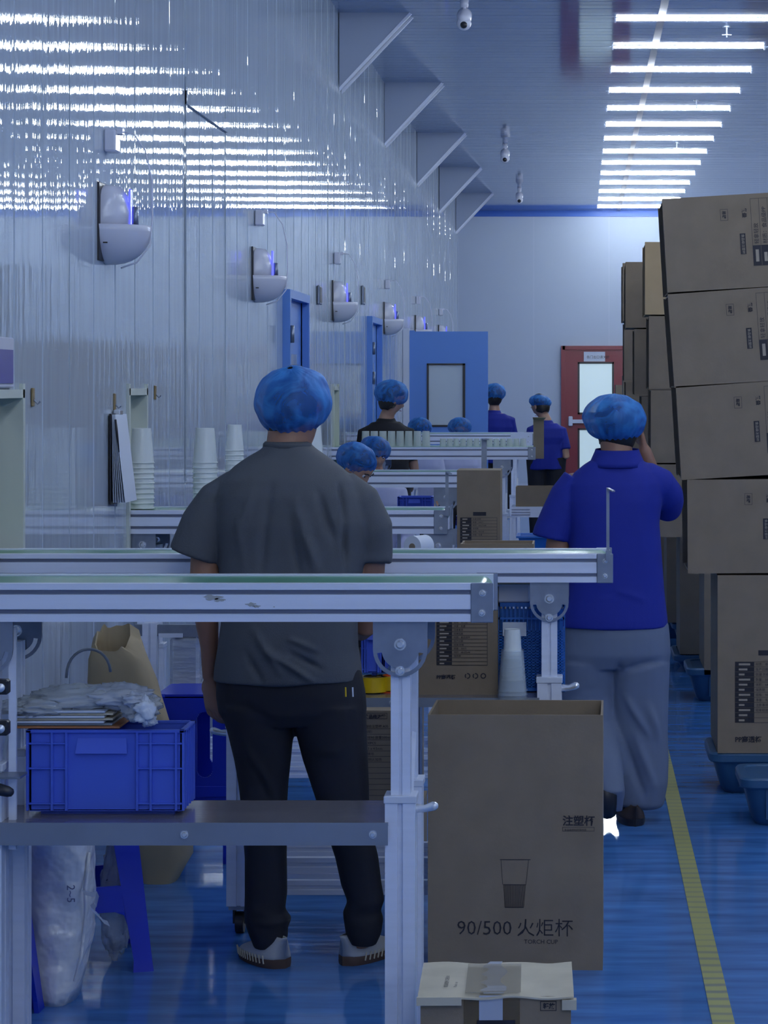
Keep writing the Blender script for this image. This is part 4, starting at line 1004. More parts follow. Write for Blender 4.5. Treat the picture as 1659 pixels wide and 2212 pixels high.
# cups: nested stacks on the third conveyor (every cup a thing)
def cup_mesh(rb, rt, h, m, ribs=0, n=20):
    R = []; wall = .0012
    def ring(r, z): return [((r+(.0012 if ribs and k % 2 else 0))*math.cos(2*math.pi*k/n), (r+(.0012 if ribs and k % 2 else 0))*math.sin(2*math.pi*k/n), z) for k in range(n)]
    R = [ring(rb*.9,h*.985), ring(rb,h), ring(rb+(rt-rb)*.5,h*.5), ring(rt,.004), ring(rt+.003,.003), ring(rt+.003,0), ring(rt-wall,0), ring(rb-wall,h-.004)]
    me = MB().rings(R, caps=True).mesh('cup', True); fixn(me)
    try: me.set_sharp_from_angle(angle=math.radians(40))
    except Exception: pass
    me.materials.append(m); return me
cupA = cup_mesh(.036, .047, .135, M_cup)
def stack(px, s, zb, n, pitch, lab, grp, me=cupA, scale=1, extra=''):
    for i in range(n):
        o = bpy.data.objects.new('plastic_cup', me); COL.objects.link(o); o.location = (X(px,s), F/s, zb+pitch*i); o.scale = (scale,)*3
        w = ('lowest cup of ' if i == 0 else 'topmost cup of ' if i == n-1 else '%s cup from the bottom of ' % ORD[i].replace('nearest','first').replace('farthest','fourteenth'))
        tag(o, w+lab, 'cup', grp)
stack(306, 558, z3, 10, .0195, 'the white stack beside the clipboard', 'upside down cups stacked beside the clipboard')
stack(443, 556, z3, 10, .0195, 'the white stack left of the man in grey', 'upside down cups stacked left of the man')
stack(507, 554, z3, 13, .0185, 'the tall thin stack by his left shoulder', 'upside down cups in the tall thin stack', scale=.75)
stack(668, 558, z3, 12, .0185, 'the stack hidden behind the man\'s neck', 'upside down cups behind his neck', scale=1.15)
# second shelf cups
cupB = cup_mesh(.030, .037, .125, M_cup); cupC = cup_mesh(.033, .042, .12, M_cupclear)
s = 735; stack(1107, s+2, zs, 3, .012, 'the clear stack on the second shelf', 'clear cups on the second shelf', me=cupC)
for i in range(4):
    o = bpy.data.objects.new('plastic_cup', cupB); COL.objects.link(o); o.location = (X(1107,s+2), F/(s+2), zs+.03+.012*i+.025); o.scale = (.78,.78,.9)
    tag(o, ('lowest','second','third','topmost')[i]+' white cup poking out of the clear cups on the second shelf', 'cup', 'white cups on the second shelf')
# rows of cups on far conveyors
s = 309; cupD = cup_mesh(.032, .038, .10, M_cupfar, ribs=1, n=28)
for i in range(8):
    o = bpy.data.objects.new('plastic_cup', cupD); COL.objects.link(o); o.location = (X(790+18.6*i,s), F/s, z5+.0005); o.scale = (.78,.78,1.08)
    tag(o, 'tall ribbed clear cup, %s from the left on the fifth conveyor' % ORD[i].replace('nearest','first'), 'cup', 'tall ribbed cups on the fifth conveyor')
for i in range(13):
    o = bpy.data.objects.new('plastic_cup', cupD); COL.objects.link(o); o.location = (X(957+14.4*i,s), F/s, z5+.0005); o.scale = (.60,.60,.56)
    tag(o, 'short ribbed clear cup, %s from the left on the fifth conveyor' % ORD[i].replace('nearest','first').replace('farthest','last'), 'cup', 'short ribbed cups on the fifth conveyor')
# yellow rolls on the second shelf
for i, (px, w_, lab) in enumerate(((801, 44, 'left yellow tape roll under the blue crate'), (838, 36, 'right yellow tape roll with an orange core edge'))):
    s = 728; x = X(px,s); y = F/s+.05+.02*i; t = thing('tape_roll', (x, y, zs), lab, 'tape roll', 'yellow tape rolls on the second shelf'); r = .045 if i == 0 else .04
    n = 26
    def rg(rr, z): return [(x+rr*math.cos(2*math.pi*k/n), y+rr*math.sin(2*math.pi*k/n), z) for k in range(n)]
    MB().rings([rg(r*.6,zs+.004), rg(r,zs+.004), rg(r,zs+.048), rg(r*.6,zs+.048)], caps=False).build('tape', M_yellow, t, 'auto')
    MB().rings([rg(r*.6,zs), rg(r*(.6 if i == 0 else 1.0),zs), rg(r*(.6 if i == 0 else 1.0),zs+.004+.003*i), rg(r*.54,zs+.05), rg(r*.54,zs)], caps=False).build('core', M_orange if i else M_card, t, 'auto')
# roll of film / disc between conveyors at (905,1165)
s = 640; x, y = X(905,s), F/s; t = thing('film_roll', (x, y, Z(1200,s)), 'white roll lying on its side just over the second conveyor', 'roll')
MB().cyl((x-.02,y-.03,Z(1180,s)), (x+.02,y+.03,Z(1180,s)), .037, n=28).build('film', M_paper, t, 'auto'); MB().cyl((x-.021,y-.032,Z(1180,s)), (x-.019,y-.028,Z(1180,s)), .012, n=16).build('core', M_card, t)
q = thing('roll_stand', (x, y, 0), 'thin steel stand holding the white roll', 'stand'); MB().box(x-.03,x+.03,y-.03,y+.03,0,.01).build('base', M_steel, q); MB().cyl((x,y,.01),(x,y,Z(1180,s)-.037),.012).build('pole', M_steel, q)

# ---- bags ----
def blob(name, c, r, m, parent, seed=0, amp=.25, n=40, k=26, fr=2.2, flat=None, pinch=0):
    c = Vector(c); R = []
    for i in range(k+1):
        th = math.pi*(i+.03)/(k+.06); row = []
        for j in range(n):
            a = 2*math.pi*j/n; d = Vector((math.sin(th)*math.cos(a), math.sin(th)*math.sin(a), math.cos(th)))
            dv = Vector((d.x*.8, d.y*1.6, d.z*2.6)); q = 1+amp*(noise.noise(dv*fr*.8+Vector((seed,0,0)))+.8*abs(noise.noise(dv*fr*2.0+Vector((0,seed,0))))-.3)
            p = Vector((d.x*r[0]*q, d.y*r[1]*q, d.z*r[2]*q))
            if flat is not None: p.z = max(p.z, flat)
            row.append(c+p)
        R.append(row)
    return MB().rings(R[::-1]).build(name, m, parent, True)
# white woven sack lower left
s = 830; zt_ = Z(1822,s)+.03
t = thing('sack', (X(110,s), F/s+.1, 0), 'crumpled white plastic sack on the floor under the front shelf', 'sack')
R = []
rows = [(2150,70,150),(2140,62,158)]+[(2140-10*i, 62-20*min(1,i/15), 158+26*min(1,i/12)) for i in range(1,40)]
for i, (py, a_, b_) in enumerate(rows):
    cx = X((a_+b_)/2,s); hw = (b_-a_)/2/s; row = []
    for j in range(36):
        an = 2*math.pi*j/36; q = 1+.08*noise.noise(Vector((math.cos(an)*2, math.sin(an)*2, py*.02)))+.06*abs(noise.noise(Vector((math.cos(an)*5, math.sin(an)*5, py*.025))))
        cc, sn = math.cos(an), math.sin(an); row.append((cx+hw*q*math.copysign(abs(cc)**.8, cc), F/s+.10+.10*q*math.copysign(abs(sn)**.8, sn), max(0, Z(py,s))+.0))
    R.append(row)
R[0] = [(p[0],p[1],0) for p in R[0]]
MB().rings(R).build('sack_body', M_sack, t, True)
MB().tube([(X(184,s),F/s+.05,Z(1850,s)),(X(181,s),F/s+.02,Z(1920,s)),(X(179,s),F/s+.03,Z(1990,s)),(X(172,s),F/s+.02,Z(2070,s)),(X(160,s),F/s+.0,Z(2120,s))], [.004,.006,.004,.005,.003], 6).build('seam', M_sack, t, True)
a = MB(); tt = text_mb('2~5', .03, (X(146,s), F/s-.006, Z(1910,s)), (0,0,-1), (1,0,0)); tt.build('pen_mark', mat('faint_ink', (.2,.22,.35,1), .6), t)
rb = MB(); pts = [(180,1928),(195,1932),(211,1932),(205,1955),(196,1962),(212,1978),(222,1990),(234,1996)]
for (a0,b0),(a1,b1) in zip(pts[:-1], pts[1:]):
    P0, P1 = at(a0,b0,850), at(a1,b1,850); rb.add([P0+Vector((-.003,0,.006)), P0+Vector((.003,0,-.006)), P1+Vector((.003,.004,-.007)), P1+Vector((-.003,.004,.007))], [(0,1,2,3)])
rb.build('tape_ribbon', M_tape_w, t)
# clear film bag beside it
s = 800; t = thing('film_bag', (X(205,s), F/s+.25, 0), 'clear plastic film bag between sack and blue stool', 'bag')
blob('film_body', (X(207,s), F/s+.27, .17), (.045,.07,.17), M_film, t, 5, .3)
# kraft paper sack standing behind the crate
s = 668; t = thing('paper_sack', (X(270,s), F/s+.08, 0), 'tall brown paper sack with open crumpled mouth behind the crate', 'sack')
rows = [(1895,300,372),(1888,285,385),(1860,275,400),(1800,262,402),(1700,235,385),(1600,205,362),(1540,190,345),(1480,178,325),(1430,178,305),(1400,183,290),(1386,192,266)]
R = []
for i, (py, a_, b_) in enumerate(rows):
    cx = X((a_+b_)/2,s); hw = (b_-a_)/2/s; row = []; dp = .09-.03*i/len(rows)
    for j in range(32):
        an = 2*math.pi*j/32; q = 1+.08*noise.noise(Vector((math.cos(an)*1.5, math.sin(an)*1.5, py*.013))); cc, sn = math.cos(an), math.sin(an)
        zz = Z(py,s)+(.03*noise.noise(Vector((cc*2,sn*2,1)))+(.035*sn) if i >= 9 else 0)
        row.append((cx+hw*q*math.copysign(abs(cc)**.6, cc), F/s+.10+dp*q*math.copysign(abs(sn)**.6, sn), max(zz,0) if i else 0))
    R.append(row)
Ri = [[(X(270,s)*.04+p[0]*.96, p[1]*.985+(F/s+.1)*.015, p[2]-.002) for p in R[-1]], [(p[0]*.9+X(250,s)*.1, p[1]*.9+(F/s+.1)*.1, p[2]-.12) for p in R[-2]]]
MB().rings(R, caps=True).build('sack_body', M_kraft, t, 'auto') if False else MB().rings(R+Ri, caps=True).build('sack_body', M_kraft, t, 'auto')
MB().tube([(X(192-44*math.cos(a_),700), F/700-.03+.05*i_/14, Z(1462-60*math.sin(a_)**.8,700)) for i_, a_ in [(i_, math.pi*.97*i_/14) for i_ in range(15)]], .0045, 8).build('handle', mat('grey_cord', (.2,.24,.3,1), .5), t, True)
MB().box(X(205,s), X(250,s), F/s-.002, F/s+.002, Z(1480,s), Z(1448,s)).build('tape_patch', M_kraft_in, t) if False else None
# bundle of filmed papers on the crate
s = 900; zc = Z(1577,905)
t = thing('paper_stack', (X(180,s), F/s+.08, zc), 'flattened stack of papers and card lying across the crate', 'papers')
for i in range(7):
    x0, x1 = X(22+6*(i % 3)+2*i,s), X(262-7*((i*2) % 5)-3*i,s); zz = zc+.002+.0062*i; m_ = [M_orange if False else mat('orange_card',(.38,.16,.07,1),.6), M_tub if False else mat('grey_sheet',(.22,.27,.33,1),.3), M_paper, M_card_w, M_paper, M_card_w, M_paper][i]
    MB().box(x0, x1, F/s-.02+.006*(i % 2), F/s+.15, zz, zz+.0052, bev=.001).xf(Matrix.Translation((0,0,0))).build('sheet', m_, t)
t = thing('film_bag', (X(190,s), F/s+.05, zc+.05), 'crumpled clear plastic bag heaped on the papers over the crate', 'bag')
zc2 = zc+.075
for i, (px, py, rx, rz, am) in enumerate(((165,1515,.125,.036,.32),(250,1508,.085,.030,.35),(85,1530,.075,.028,.35),(300,1530,.05,.034,.3),(30,1528,.045,.016,.4))):
    blob('film_fold', (X(px,s), F/s+.05-.01*i, Z(py,s)), (rx,.07,rz), M_film if i != 1 else M_tape_w, t, i*7+1, am, fr=2.8)
blob('crumpled_corner', at(312, 1535, 908), (.024,.03,.034), M_paper, t, 31, .45, fr=1.5)
blob('crumpled_corner', at(290, 1512, 906), (.03,.03,.018), M_tape_w, t, 37, .45, fr=1.4)
blob('film_fold', at(322, 1556, 906), (.020,.02,.014), M_tape_w, t, 41, .4, fr=1.4)
# clear cup bag hanging left of the man (behind second conveyor)
s = 600; t = thing('film_bag', (X(398,s), F/s+.05, 0), 'tall clear bag of pale cups left of the man\'s forearm', 'bag')
bx_ = MB().box(X(366,s), X(430,s), F/s, F/s+.12, .02, Z(1376,s), bev=.012).build('bag_film', M_film, t, 'auto')
MB().box(X(372,s), X(426,s), F/s+.02, F/s+.1, .02, Z(1400,s)-.1, bev=.01).build('pale_contents', mat('pale_lilac',(.5,.5,.66,1),.6), t)
MB().box(X(372,s), X(426,s), F/s+.02, F/s+.1, Z(1400,s)-.098, Z(1378,s), bev=.01).build('blue_contents', mat('dull_blue',(.12,.2,.45,1),.6), t)
# machine frame post seen behind crate
t = thing('frame_post', (X(325,600), F/600, 0), 'upright aluminium frame post behind the paper sack', 'post')
post(MB(), X(325,600), F/600, 0, Z(1345,600), .05).build('upright', M_alu, t); MB().box(X(290,600), X(460,600), F/600, F/600+.03, Z(1374,600), Z(1350,600)).build('cross_member', M_steel, t)
MB().box(X(343,600), X(395,600), F/600-.006, F/600-.001, Z(1377,600), Z(1368,600)).build('bracket_strip', M_trim, t)
MB().box(X(300,600)-.03, X(300,600)+.13, F/600-.03, F/600+.06, 0, .01).build('foot', M_steel, t)
# ================= PEOPLE =================
def head_parts(mb, c, sc, yaw, pitch):
    """skull with face; local -Y... face looks along local +Y, turned by yaw (deg, about z) and pitched forward"""
    Mh = Matrix.Translation(c) @ Matrix.Rotation(math.radians(yaw),4,'Z') @ Matrix.Rotation(math.radians(-pitch),4,'X') @ Matrix.Scale(sc,4)
    R = []; n, m = 40, 34
    for i in range(m+1):
        th = math.pi*(i+.03)/(m+.06); row = []
        for j in range(n):
            a = 2*math.pi*j/n; x, y, z = math.sin(th)*math.cos(a), math.sin(th)*math.sin(a), math.cos(th)
            px, py, pz = x*.076, y*.096, z*.114
            if pz < -.01:
                k = min(1, (-pz-.01)/.104); px *= 1-.30*k; py = py*(1-.18*k)+.012*k
                if y < 0: py *= 1-.25*k
            if y > 0:
                f = y**2
                g = lambda cx, cz, sx, sz: math.exp(-((px-cx)/sx)**2-((pz-cz)/sz)**2)
                py += f*(.021*g(0,-.028,.011,.016)+.010*g(0,-.008,.008,.022)+.006*g(0,.030,.04,.010)-.008*g(.030,.006,.014,.012)-.008*g(-.030,.006,.014,.012)
                      +.006*g(0,-.058,.022,.006)+.005*g(0,-.068,.018,.005)-.004*g(0,-.0625,.022,.002)+.008*g(0,-.095,.022,.014)+.004*g(.04,-.02,.018,.02)+.004*g(-.04,-.02,.018,.02))
            row.append(Mh @ Vector((px,py,pz)))
        R.append(row)
    mb.rings(R[::-1])
    for sx in (-1,1):
        mb.ball(Mh @ Vector((sx*.078,-.006,-.012)), .010*sc, .018*sc, .031*sc, 10, 8, M=Matrix.Rotation(math.radians(yaw-sx*25),3,'Z'))
    return Mh
def hand(mb, w, d, nrm, side, curl=.5, sc=1.0, spread=.06):
    """w wrist, d finger direction, nrm palm normal (fingers curl to it), side = direction to the thumb"""
    d = Vector(d).normalized(); n = Vector(nrm); n = (n-d*n.dot(d)).normalized(); u = Vector(side); u = (u-d*u.dot(d)-n*u.dot(n)).normalized()
    w = Vector(w); R = []
    for t, hw, ht in ((-.012,.024,.017),(.015,.031,.016),(.045,.040,.0155),(.075,.041,.013),(.088,.036,.010)):
        R.append([w+d*t*sc+u*math.cos(a)*hw*sc+n*math.sin(a)*ht*sc for a in [2*math.pi*k/14 for k in range(14)]])
    mb.rings(R)
    for off, L, r, fan in ((.029,.068,.0088,.10),(.0098,.077,.0092,.03),(-.0098,.071,.0088,-.04),(-.028,.056,.0078,-.11)):
        p = w+d*.078*sc+u*off*sc; dd = (d+u*fan).normalized(); pts = [p]; a = 0
        for k, fr in enumerate((.44,.32,.24)):
            a += curl*(.5,.9,.6)[k]; q = dd*math.cos(a)+n*math.sin(a); pts.append(pts[-1]+q*L*fr*sc)
        mb.tube(pts, [r*sc*x for x in (1.05,1,.93,.8)], 10, round_ends=True)
    p = w+d*.018*sc+u*.026*sc; q = (d*.62+u*.7+n*.25).normalized(); q2 = (d*.85+u*.25+n*.35).normalized()
    mb.tube([p, p+q*.036*sc, p+q*.036*sc+q2*.030*sc, p+q*.036*sc+(q2+n*.2).normalized()*.054*sc], [.0125*sc,.0110*sc,.0098*sc,.0082*sc], 10, round_ends=True)
def ering(cx, cy, z, hx, hy, n=28, p=.85, tiltx=0, tilty=0):
    out = []
    for k in range(n):
        a = 2*math.pi*k/n; c, s = math.cos(a), math.sin(a); x = hx*math.copysign(abs(c)**p, c); y = hy*math.copysign(abs(s)**p, s)
        out.append(Vector((cx+x, cy+y, z+tiltx*x+tilty*y)))
    return out
def bouffant(t, c, rx, ry, rz, tiltx=0, roll=0, seed=0, pleat=.035, yaw=0):
    """gathered hair cover: puffed crown, gathers at an elastic band, hollow below"""
    n, m = 96, 30; R = []
    Mx = Matrix.Translation(c) @ Matrix.Rotation(math.radians(yaw),4,'Z') @ Matrix.Rotation(math.radians(roll),4,'Y') @ Matrix.Rotation(math.radians(tiltx),4,'X')
    for i in range(m+1):
        th = math.radians(4+150*i/m); row = []
        for j in range(n):
            a = 2*math.pi*j/n; x, y, z = math.sin(th)*math.cos(a), math.sin(th)*math.sin(a), math.cos(th)
            edge = max(0, (th-1.25)/1.4)
            q = 1+pleat*(.25+edge)*math.sin(22*a+seed+2.5*noise.noise(Vector((a*1.3,th,seed))))*.6+.05*noise.noise(Vector((x*2.6,y*2.6,z*2.2+seed)))+.022*abs(noise.noise(Vector((x*7,y*7,z*2+seed))))
            zz = z if z > 0 else z*.92
            row.append(Mx @ Vector((x*rx*q, y*ry*q, zz*rz*q)))
        R.append(row)
    # elastic hem turned in
    last = [(p-c)*.93+c for p in R[-1]]
    R.append(last); 
    mb = MB().rings(R, caps=False); o = mb.build('hair_cover', M_cap, t, True)
    band = MB(); ring = R[-2]
    band.tube([ring[k % n] for k in range(0, n+3, 3)], .0038, 6); band.build('elastic_hem', M_cap, o, True)
    return o
def make_cap_mat():
    m = mat('hair_cover_fabric', (.014,.13,.50,1), .6); nt = m.node_tree; b = nt.nodes['Principled BSDF']; L = nt.links
    tc = nt.nodes.new('ShaderNodeTexCoord'); n = nt.nodes.new('ShaderNodeTexNoise'); n.inputs['Scale'].default_value = 11; n.inputs['Detail'].default_value = 3; n.inputs['Distortion'].default_value = 1.6
    L.new(tc.outputs['Object'], n.inputs['Vector'])
    mr = nt.nodes.new('ShaderNodeMapRange'); mr.inputs[1].default_value = .35; mr.inputs[2].default_value = .65; mr.inputs[3].default_value = .42; mr.inputs[4].default_value = .68
    L.new(n.outputs['Fac'], mr.inputs[0])
    # grazing view passes more fibres: a physical property of thin gauze
    lw = nt.nodes.new('ShaderNodeLayerWeight'); lw.inputs[0].default_value = .35
    ad = nt.nodes.new('ShaderNodeMath'); ad.operation = 'ADD'; ad.use_clamp = True; mu = nt.nodes.new('ShaderNodeMath'); mu.operation = 'MULTIPLY'; mu.inputs[1].default_value = .5
    L.new(lw.outputs['Facing'], mu.inputs[0]); L.new(mu.outputs[0], ad.inputs[0]); L.new(mr.outputs[0], ad.inputs[1]); L.new(ad.outputs[0], b.inputs['Alpha'])
    r2 = nt.nodes.new('ShaderNodeValToRGB'); r2.color_ramp.elements[0].position = .35; r2.color_ramp.elements[0].color = (.012,.13,.52,1); r2.color_ramp.elements[1].position = .68; r2.color_ramp.elements[1].color = (.035,.24,.66,1)
    L.new(n.outputs['Fac'], r2.inputs[0]); L.new(r2.outputs[0], b.inputs['Base Color'])
    bp = nt.nodes.new('ShaderNodeBump'); bp.inputs['Distance'].default_value = .003; L.new(n.outputs['Fac'], bp.inputs['Height']); L.new(bp.outputs[0], b.inputs['Normal'])
    return m
M_cap = make_cap_mat()
def eyes_hair(t, Mh, sc, hair=True, long_=False):
    for sx in (-1,1):
        e = MB().ball(Mh @ Vector((sx*.030,.0785,.004)), .011*sc, n=12, m=8).build('eye', M_fixt, t, True)
        MB().ball(Mh @ Vector((sx*.030,.0875,.004)), .0050*sc, n=10, m=6).build('iris', M_eye, e, True)
        MB().tube([Mh @ Vector((sx*.014,.098,.022)), Mh @ Vector((sx*.030,.096,.027)), Mh @ Vector((sx*.046,.085,.022))], .0028*sc, 6).build('eyebrow', M_hair, t, True)
    MB().tube([Mh @ Vector((-.020,.092,-.0625)), Mh @ Vector((-.008,.1005,-.0615)), Mh @ Vector((.008,.1005,-.0615)), Mh @ Vector((.020,.092,-.0625))], [.001,.003,.003,.001], 6).build('mouth', mat('lip', (.30,.10,.08,1), .5), t, True)
    if hair:
        R3 = Mh.to_3x3()
        n, m = 36, 22; R = []
        for i in range(m+1):
            th = math.pi*(i+.03)/(m+.06)*.80; row = []
            for j in range(n):
                a = 2*math.pi*j/n; x, y, z = math.sin(th)*math.cos(a), math.sin(th)*math.sin(a), math.cos(th)
                lim = (-.80 if y < -.2 else -.55) if y < .15 else .35+.3*(y-.15)      # hairline: low at the nape, high on the brow
                zz = max(z, lim); k = 1.0 if zz == z else .98
                rr = math.sqrt(max(.0, 1-zz*zz)) if zz != z else math.sin(th)
                px, py, pz = rr*math.cos(a)*.0825, rr*math.sin(a)*.1010-.002, zz*.121+.002
                if pz < -.02: py = max(py, -.094)
                row.append(Mh @ Vector((px*(k), py*(k), pz)))
            R.append(row)
        MB().rings(R[::-1]).build('hair', M_hair, t, True)
def px_tube(mb, s, pts, n=16, flat=1.0, ends=True):
    """pts: (px, py, dy, half width in px)"""
    Y = F/s
    mb.tube([Vector((X(a,s), Y+dy, Z(b,s))) for a, b, dy, r in pts], [r/s for a, b, dy, r in pts], n, flat=flat, round_ends=ends)
def px_rings(mb, s, rows, n=32, p=.85):
    """rows: (py, px_left, px_right, half depth m, dy)"""
    Y = F/s
    mb.rings([ering(X((l+r)/2,s), Y+dy, Z(py,s), (r-l)/2/s, hd, n, p) for py, l, r, hd, dy in rows])
def shoe(t, heel, toe, w, m_top, m_sole, h=.075, stitched=False):
    heel = Vector(heel); toe = Vector(toe); d = (toe-heel); L = d.length; d.normalize(); u = Vector((-d.y, d.x, 0))
    prof = lambda f: w*(.62+.55*math.sin(math.pi*min(1, (f*.92+.12))**1.1)*.7)*(1 if f < .93 else .8)
    N = 16; sole = []; 
    def outline(k, z): 
        P = []
        for i in range(N+1):
            f = i/N; e = math.sqrt(max(0, 1-(abs(2*f-1))**5)); P.append((f, prof(f)*.5*e*k))
        return [heel+d*L*f*1.0+u*o+Vector((0,0,z)) for f, o in P]+[heel+d*L*f+u*-o+Vector((0,0,z)) for f, o in P[::-1]]
    MB().rings([outline(.97,0), outline(1.03,.008), outline(1.03,.022), outline(.98,.026)]).build('shoe_sole', m_sole, t, 'auto')
    R = []
    for k in range(9):
        a = k/8; z = .024+(h-.024)*a
        ring = []
        for i in range(2*N+2):
            f = (i if i <= N else 2*N+1-i)/N; sg = 1 if i <= N else -1
            e = math.sqrt(max(0, 1-(abs(2*f-1))**5)); top = h*(1-.62*max(0, f-.38)/.62)
            zz = min(z, .022+(top-.022)*math.sin(a*math.pi/2)); kk = math.cos(a*math.pi/2*.82)
            ff = .5+(f-.5)*(1-.10*a)-(.10*a*a)
            ring.append(heel+d*L*ff+u*sg*prof(f)*.5*e*kk+Vector((0,0,zz)))
        R.append(ring)
    up = MB().rings(R).build('shoe_upper', m_top, t, True)
    if stitched:
        st = MB()
        for i in range(3, N-1, 1):
            f = i/N; e = math.sqrt(max(0, 1-(abs(2*f-1))**5))
            for sg in (-1, 1):
                p = heel+d*L*f+u*sg*(prof(f)*.5*e*1.03+.001); st.tube([p+Vector((0,0,.012)), p+d*.006+Vector((0,0,.034))], .0022, 5)
        q = st.build('stitching', M_card_w, up); q['kind'] = 'stuff'
V = lambda a: Vector(a)
# ---------- man in grey T-shirt ----------
s = 772; Y = F/s
tA = thing('person', (X(640,s), Y, 0), 'man in grey T-shirt, black trousers and blue hair cover, seen from behind', 'person')
sk = MB()
HcA = Vector((X(630,s), Y+.035, Z(880,s)))
MhA = head_parts(sk, HcA, .98, -16, 16)
px_tube(sk, s, [(632,905,.02,55),(628,935,.012,51),(622,962,.0,47),(618,985,-.005,50),(616,1005,-.01,60)], 22)
px_rings(sk, s, [(1520,495,765,.09,0),(1480,482,775,.10,0),(1380,500,768,.10,0),(1250,500,780,.105,0),(1120,490,780,.11,0),(1050,490,770,.10,0),(1010,530,715,.07,0),(990,565,675,.05,0)])
px_tube(sk, s, [(505,1100,0,26),(470,1125,0,30),(446,1180,.0,34),(444,1250,.0,34),(443,1330,.02,27),(446,1400,.05,20),(444,1470,.08,17)], 16)
hand(sk, at(444,1474,s)+V((0,.08,0)), V((.05,.12,-1)), V((.75,.6,.0)), V((.35,1,0)), .55, 1.0)
px_tube(sk, s, [(745,1100,0,26),(780,1125,0,30),(800,1180,.02,34),(792,1290,.06,32),(782,1360,.10,27),(765,1380,.2,22),(742,1375,.29,18)], 16)
hand(sk, at(742,1375,s)+V((0,.29,0)), V((-.35,1,0)), V((-.3,.0,-1)), V((-1,-.2,.2)), .5, 1.0)
px_rings(sk, s, [(2050,560,604,.03,.0),(1980,553,602,.035,0),(1800,550,602,.04,0),(1610,530,610,.05,0)]); px_rings(sk, s, [(2045,765,798,.03,.0),(1980,765,800,.035,0),(1910,755,800,.035,0),(1800,735,780,.04,0),(1610,675,755,.05,0)])
me = remesh(sk, .0048, 2, tA.location); link('body', me, M_skin, tA)
eyes_hair(tA, MhA, .98)
# shirt
sh = MB()
px_rings(sh, s, [(1470,463,781,.135,0),(1440,466,779,.135,0),(1400,474,773,.13,0),(1345,483,772,.125,0),(1280,482,775,.125,0),(1200,474,790,.13,0),(1130,465,798,.135,-.005),(1070,466,785,.128,-.008),
                 (1035,478,770,.116,-.006),(1008,505,742,.10,-.002),(988,536,712,.086,.0),(974,560,688,.078,.0),(966,570,676,.073,.0),(959,573,671,.070,.0)], 44, .8)
px_tube(sh, s, [(515,1050,0,42),(474,1080,0,49),(446,1130,0,56),(425,1185,0,57),(420,1200,0,57)], 24, ends=False)
px_tube(sh, s, [(735,1050,0,42),(778,1084,.0,47),(800,1140,.01,48),(803,1190,.02,42),(802,1215,.02,41)], 24, ends=False)
me = remesh(sh, .0058, 10, tA.location)
o = tA.location
W = lambda px, py, dy=-.13: tuple(at(px,py,s)+V((0,dy,0))-o)
FO = [(W(540,1010),W(470,1130),-.006,.014),(W(560,1060),W(500,1220),.007,.016),(W(600,1040),W(575,1230),-.006,.016),(W(650,1080),W(700,1240),.009,.018),(W(700,1060),W(755,1230),-.010,.014),(W(735,1050),W(790,1200),.009,.016),
      (W(745,1040,-.1),W(760,1240,-.1),-.011,.012),(W(520,1100),W(540,1240),.006,.018),(W(640,1120),W(660,1250),-.006,.015),(W(480,1070,-.1),W(468,1190,-.08),-.008,.012),
      (W(590,1395),W(690,1460),.008,.010),(W(640,1370),W(760,1420),.008,.010),(W(640,1400),W(740,1450),-.008,.009),(W(690,1365),W(770,1375),.007,.010),(W(560,1350),W(620,1440),.007,.014),(W(500,1360),W(490,1450),-.007,.016),(W(700,1350),W(765,1440),-.008,.010),(W(530,1380),W(580,1460),-.006,.012)]
folds(me, [(a,b,c*1.9,d*.8) for a,b,c,d in FO], .010, 7)
shirt = link('t_shirt', me, M_gshirt, tA)
MB().rings([ering(X(621,s), Y+.0, Z(958,s)+d_, (50+e_)/s, .070+e_*.0008, 36, .9, tilty=-.0) for d_, e_ in ((-.012,3),(.0,2),(.006,-2),(.0,-6),(-.012,-6))]).build('neck_rib', M_gshirt, shirt, True)
for j, (y0_, l, r) in enumerate(((1464,462,782),)):
    pass
# trousers
pt = MB()
px_rings(pt, s, [(1560,490,770,.10,.0),(1535,474,790,.118,0),(1500,470,787,.122,0),(1455,471,779,.12,0),(1440,474,776,.117,0)], 40, .8)
px_rings(pt, s, [(2046,550,610,.05,.0),(2026,543,622,.058,.0),(2005,535,622,.060,0),(1985,530,630,.064,.0),(1965,530,616,.060,0),(1930,531,620,.062,.0),(1850,531,618,.066,.0),(1760,524,617,.072,0),(1690,515,622,.078,0),(1640,507,628,.088,0),(1580,494,634,.10,0),(1520,476,632,.112,0)], 30, .85)
px_rings(pt, s, [(2040,757,812,.05,.0),(2016,745,822,.058,.0),(1985,740,826,.060,0),(1968,738,820,.056,.0),(1945,748,828,.060,0),(1910,735,822,.062,.0),(1850,724,816,.066,.0),(1780,703,800,.072,0),(1700,675,798,.080,0),(1640,655,794,.088,0),(1580,641,790,.10,0),(1520,625,788,.112,0)], 30, .85)
me = remesh(pt, .0062, 3, tA.location)
FO = [(W(620,1560,-.12),W(520,1500,-.12),-.006,.014),(W(650,1560,-.12),W(770,1520,-.12),-.006,.014),(W(540,1600,-.09),W(610,1720,-.08),.008,.012),(W(560,1640,-.09),W(600,1750,-.07),-.006,.012),(W(690,1620,-.1),W(780,1600,-.1),.007,.014),(W(700,1660,-.1),W(790,1640,-.1),-.006,.012),
      (W(530,1950,-.07),W(618,1975,-.07),.008,.010),(W(530,1990,-.07),W(618,2002,-.07),-.008,.008),(W(740,1975,-.07),W(822,1955,-.07),-.010,.009),(W(745,1990,-.07),W(822,1998,-.07),.007,.008),(W(740,1930,-.07),W(800,1950,-.07),.007,.010),(W(560,1480,-.12),W(700,1490,-.12),.003,.02)]
folds(me, FO, .006, 9)
link('trousers', me, M_pants, tA)
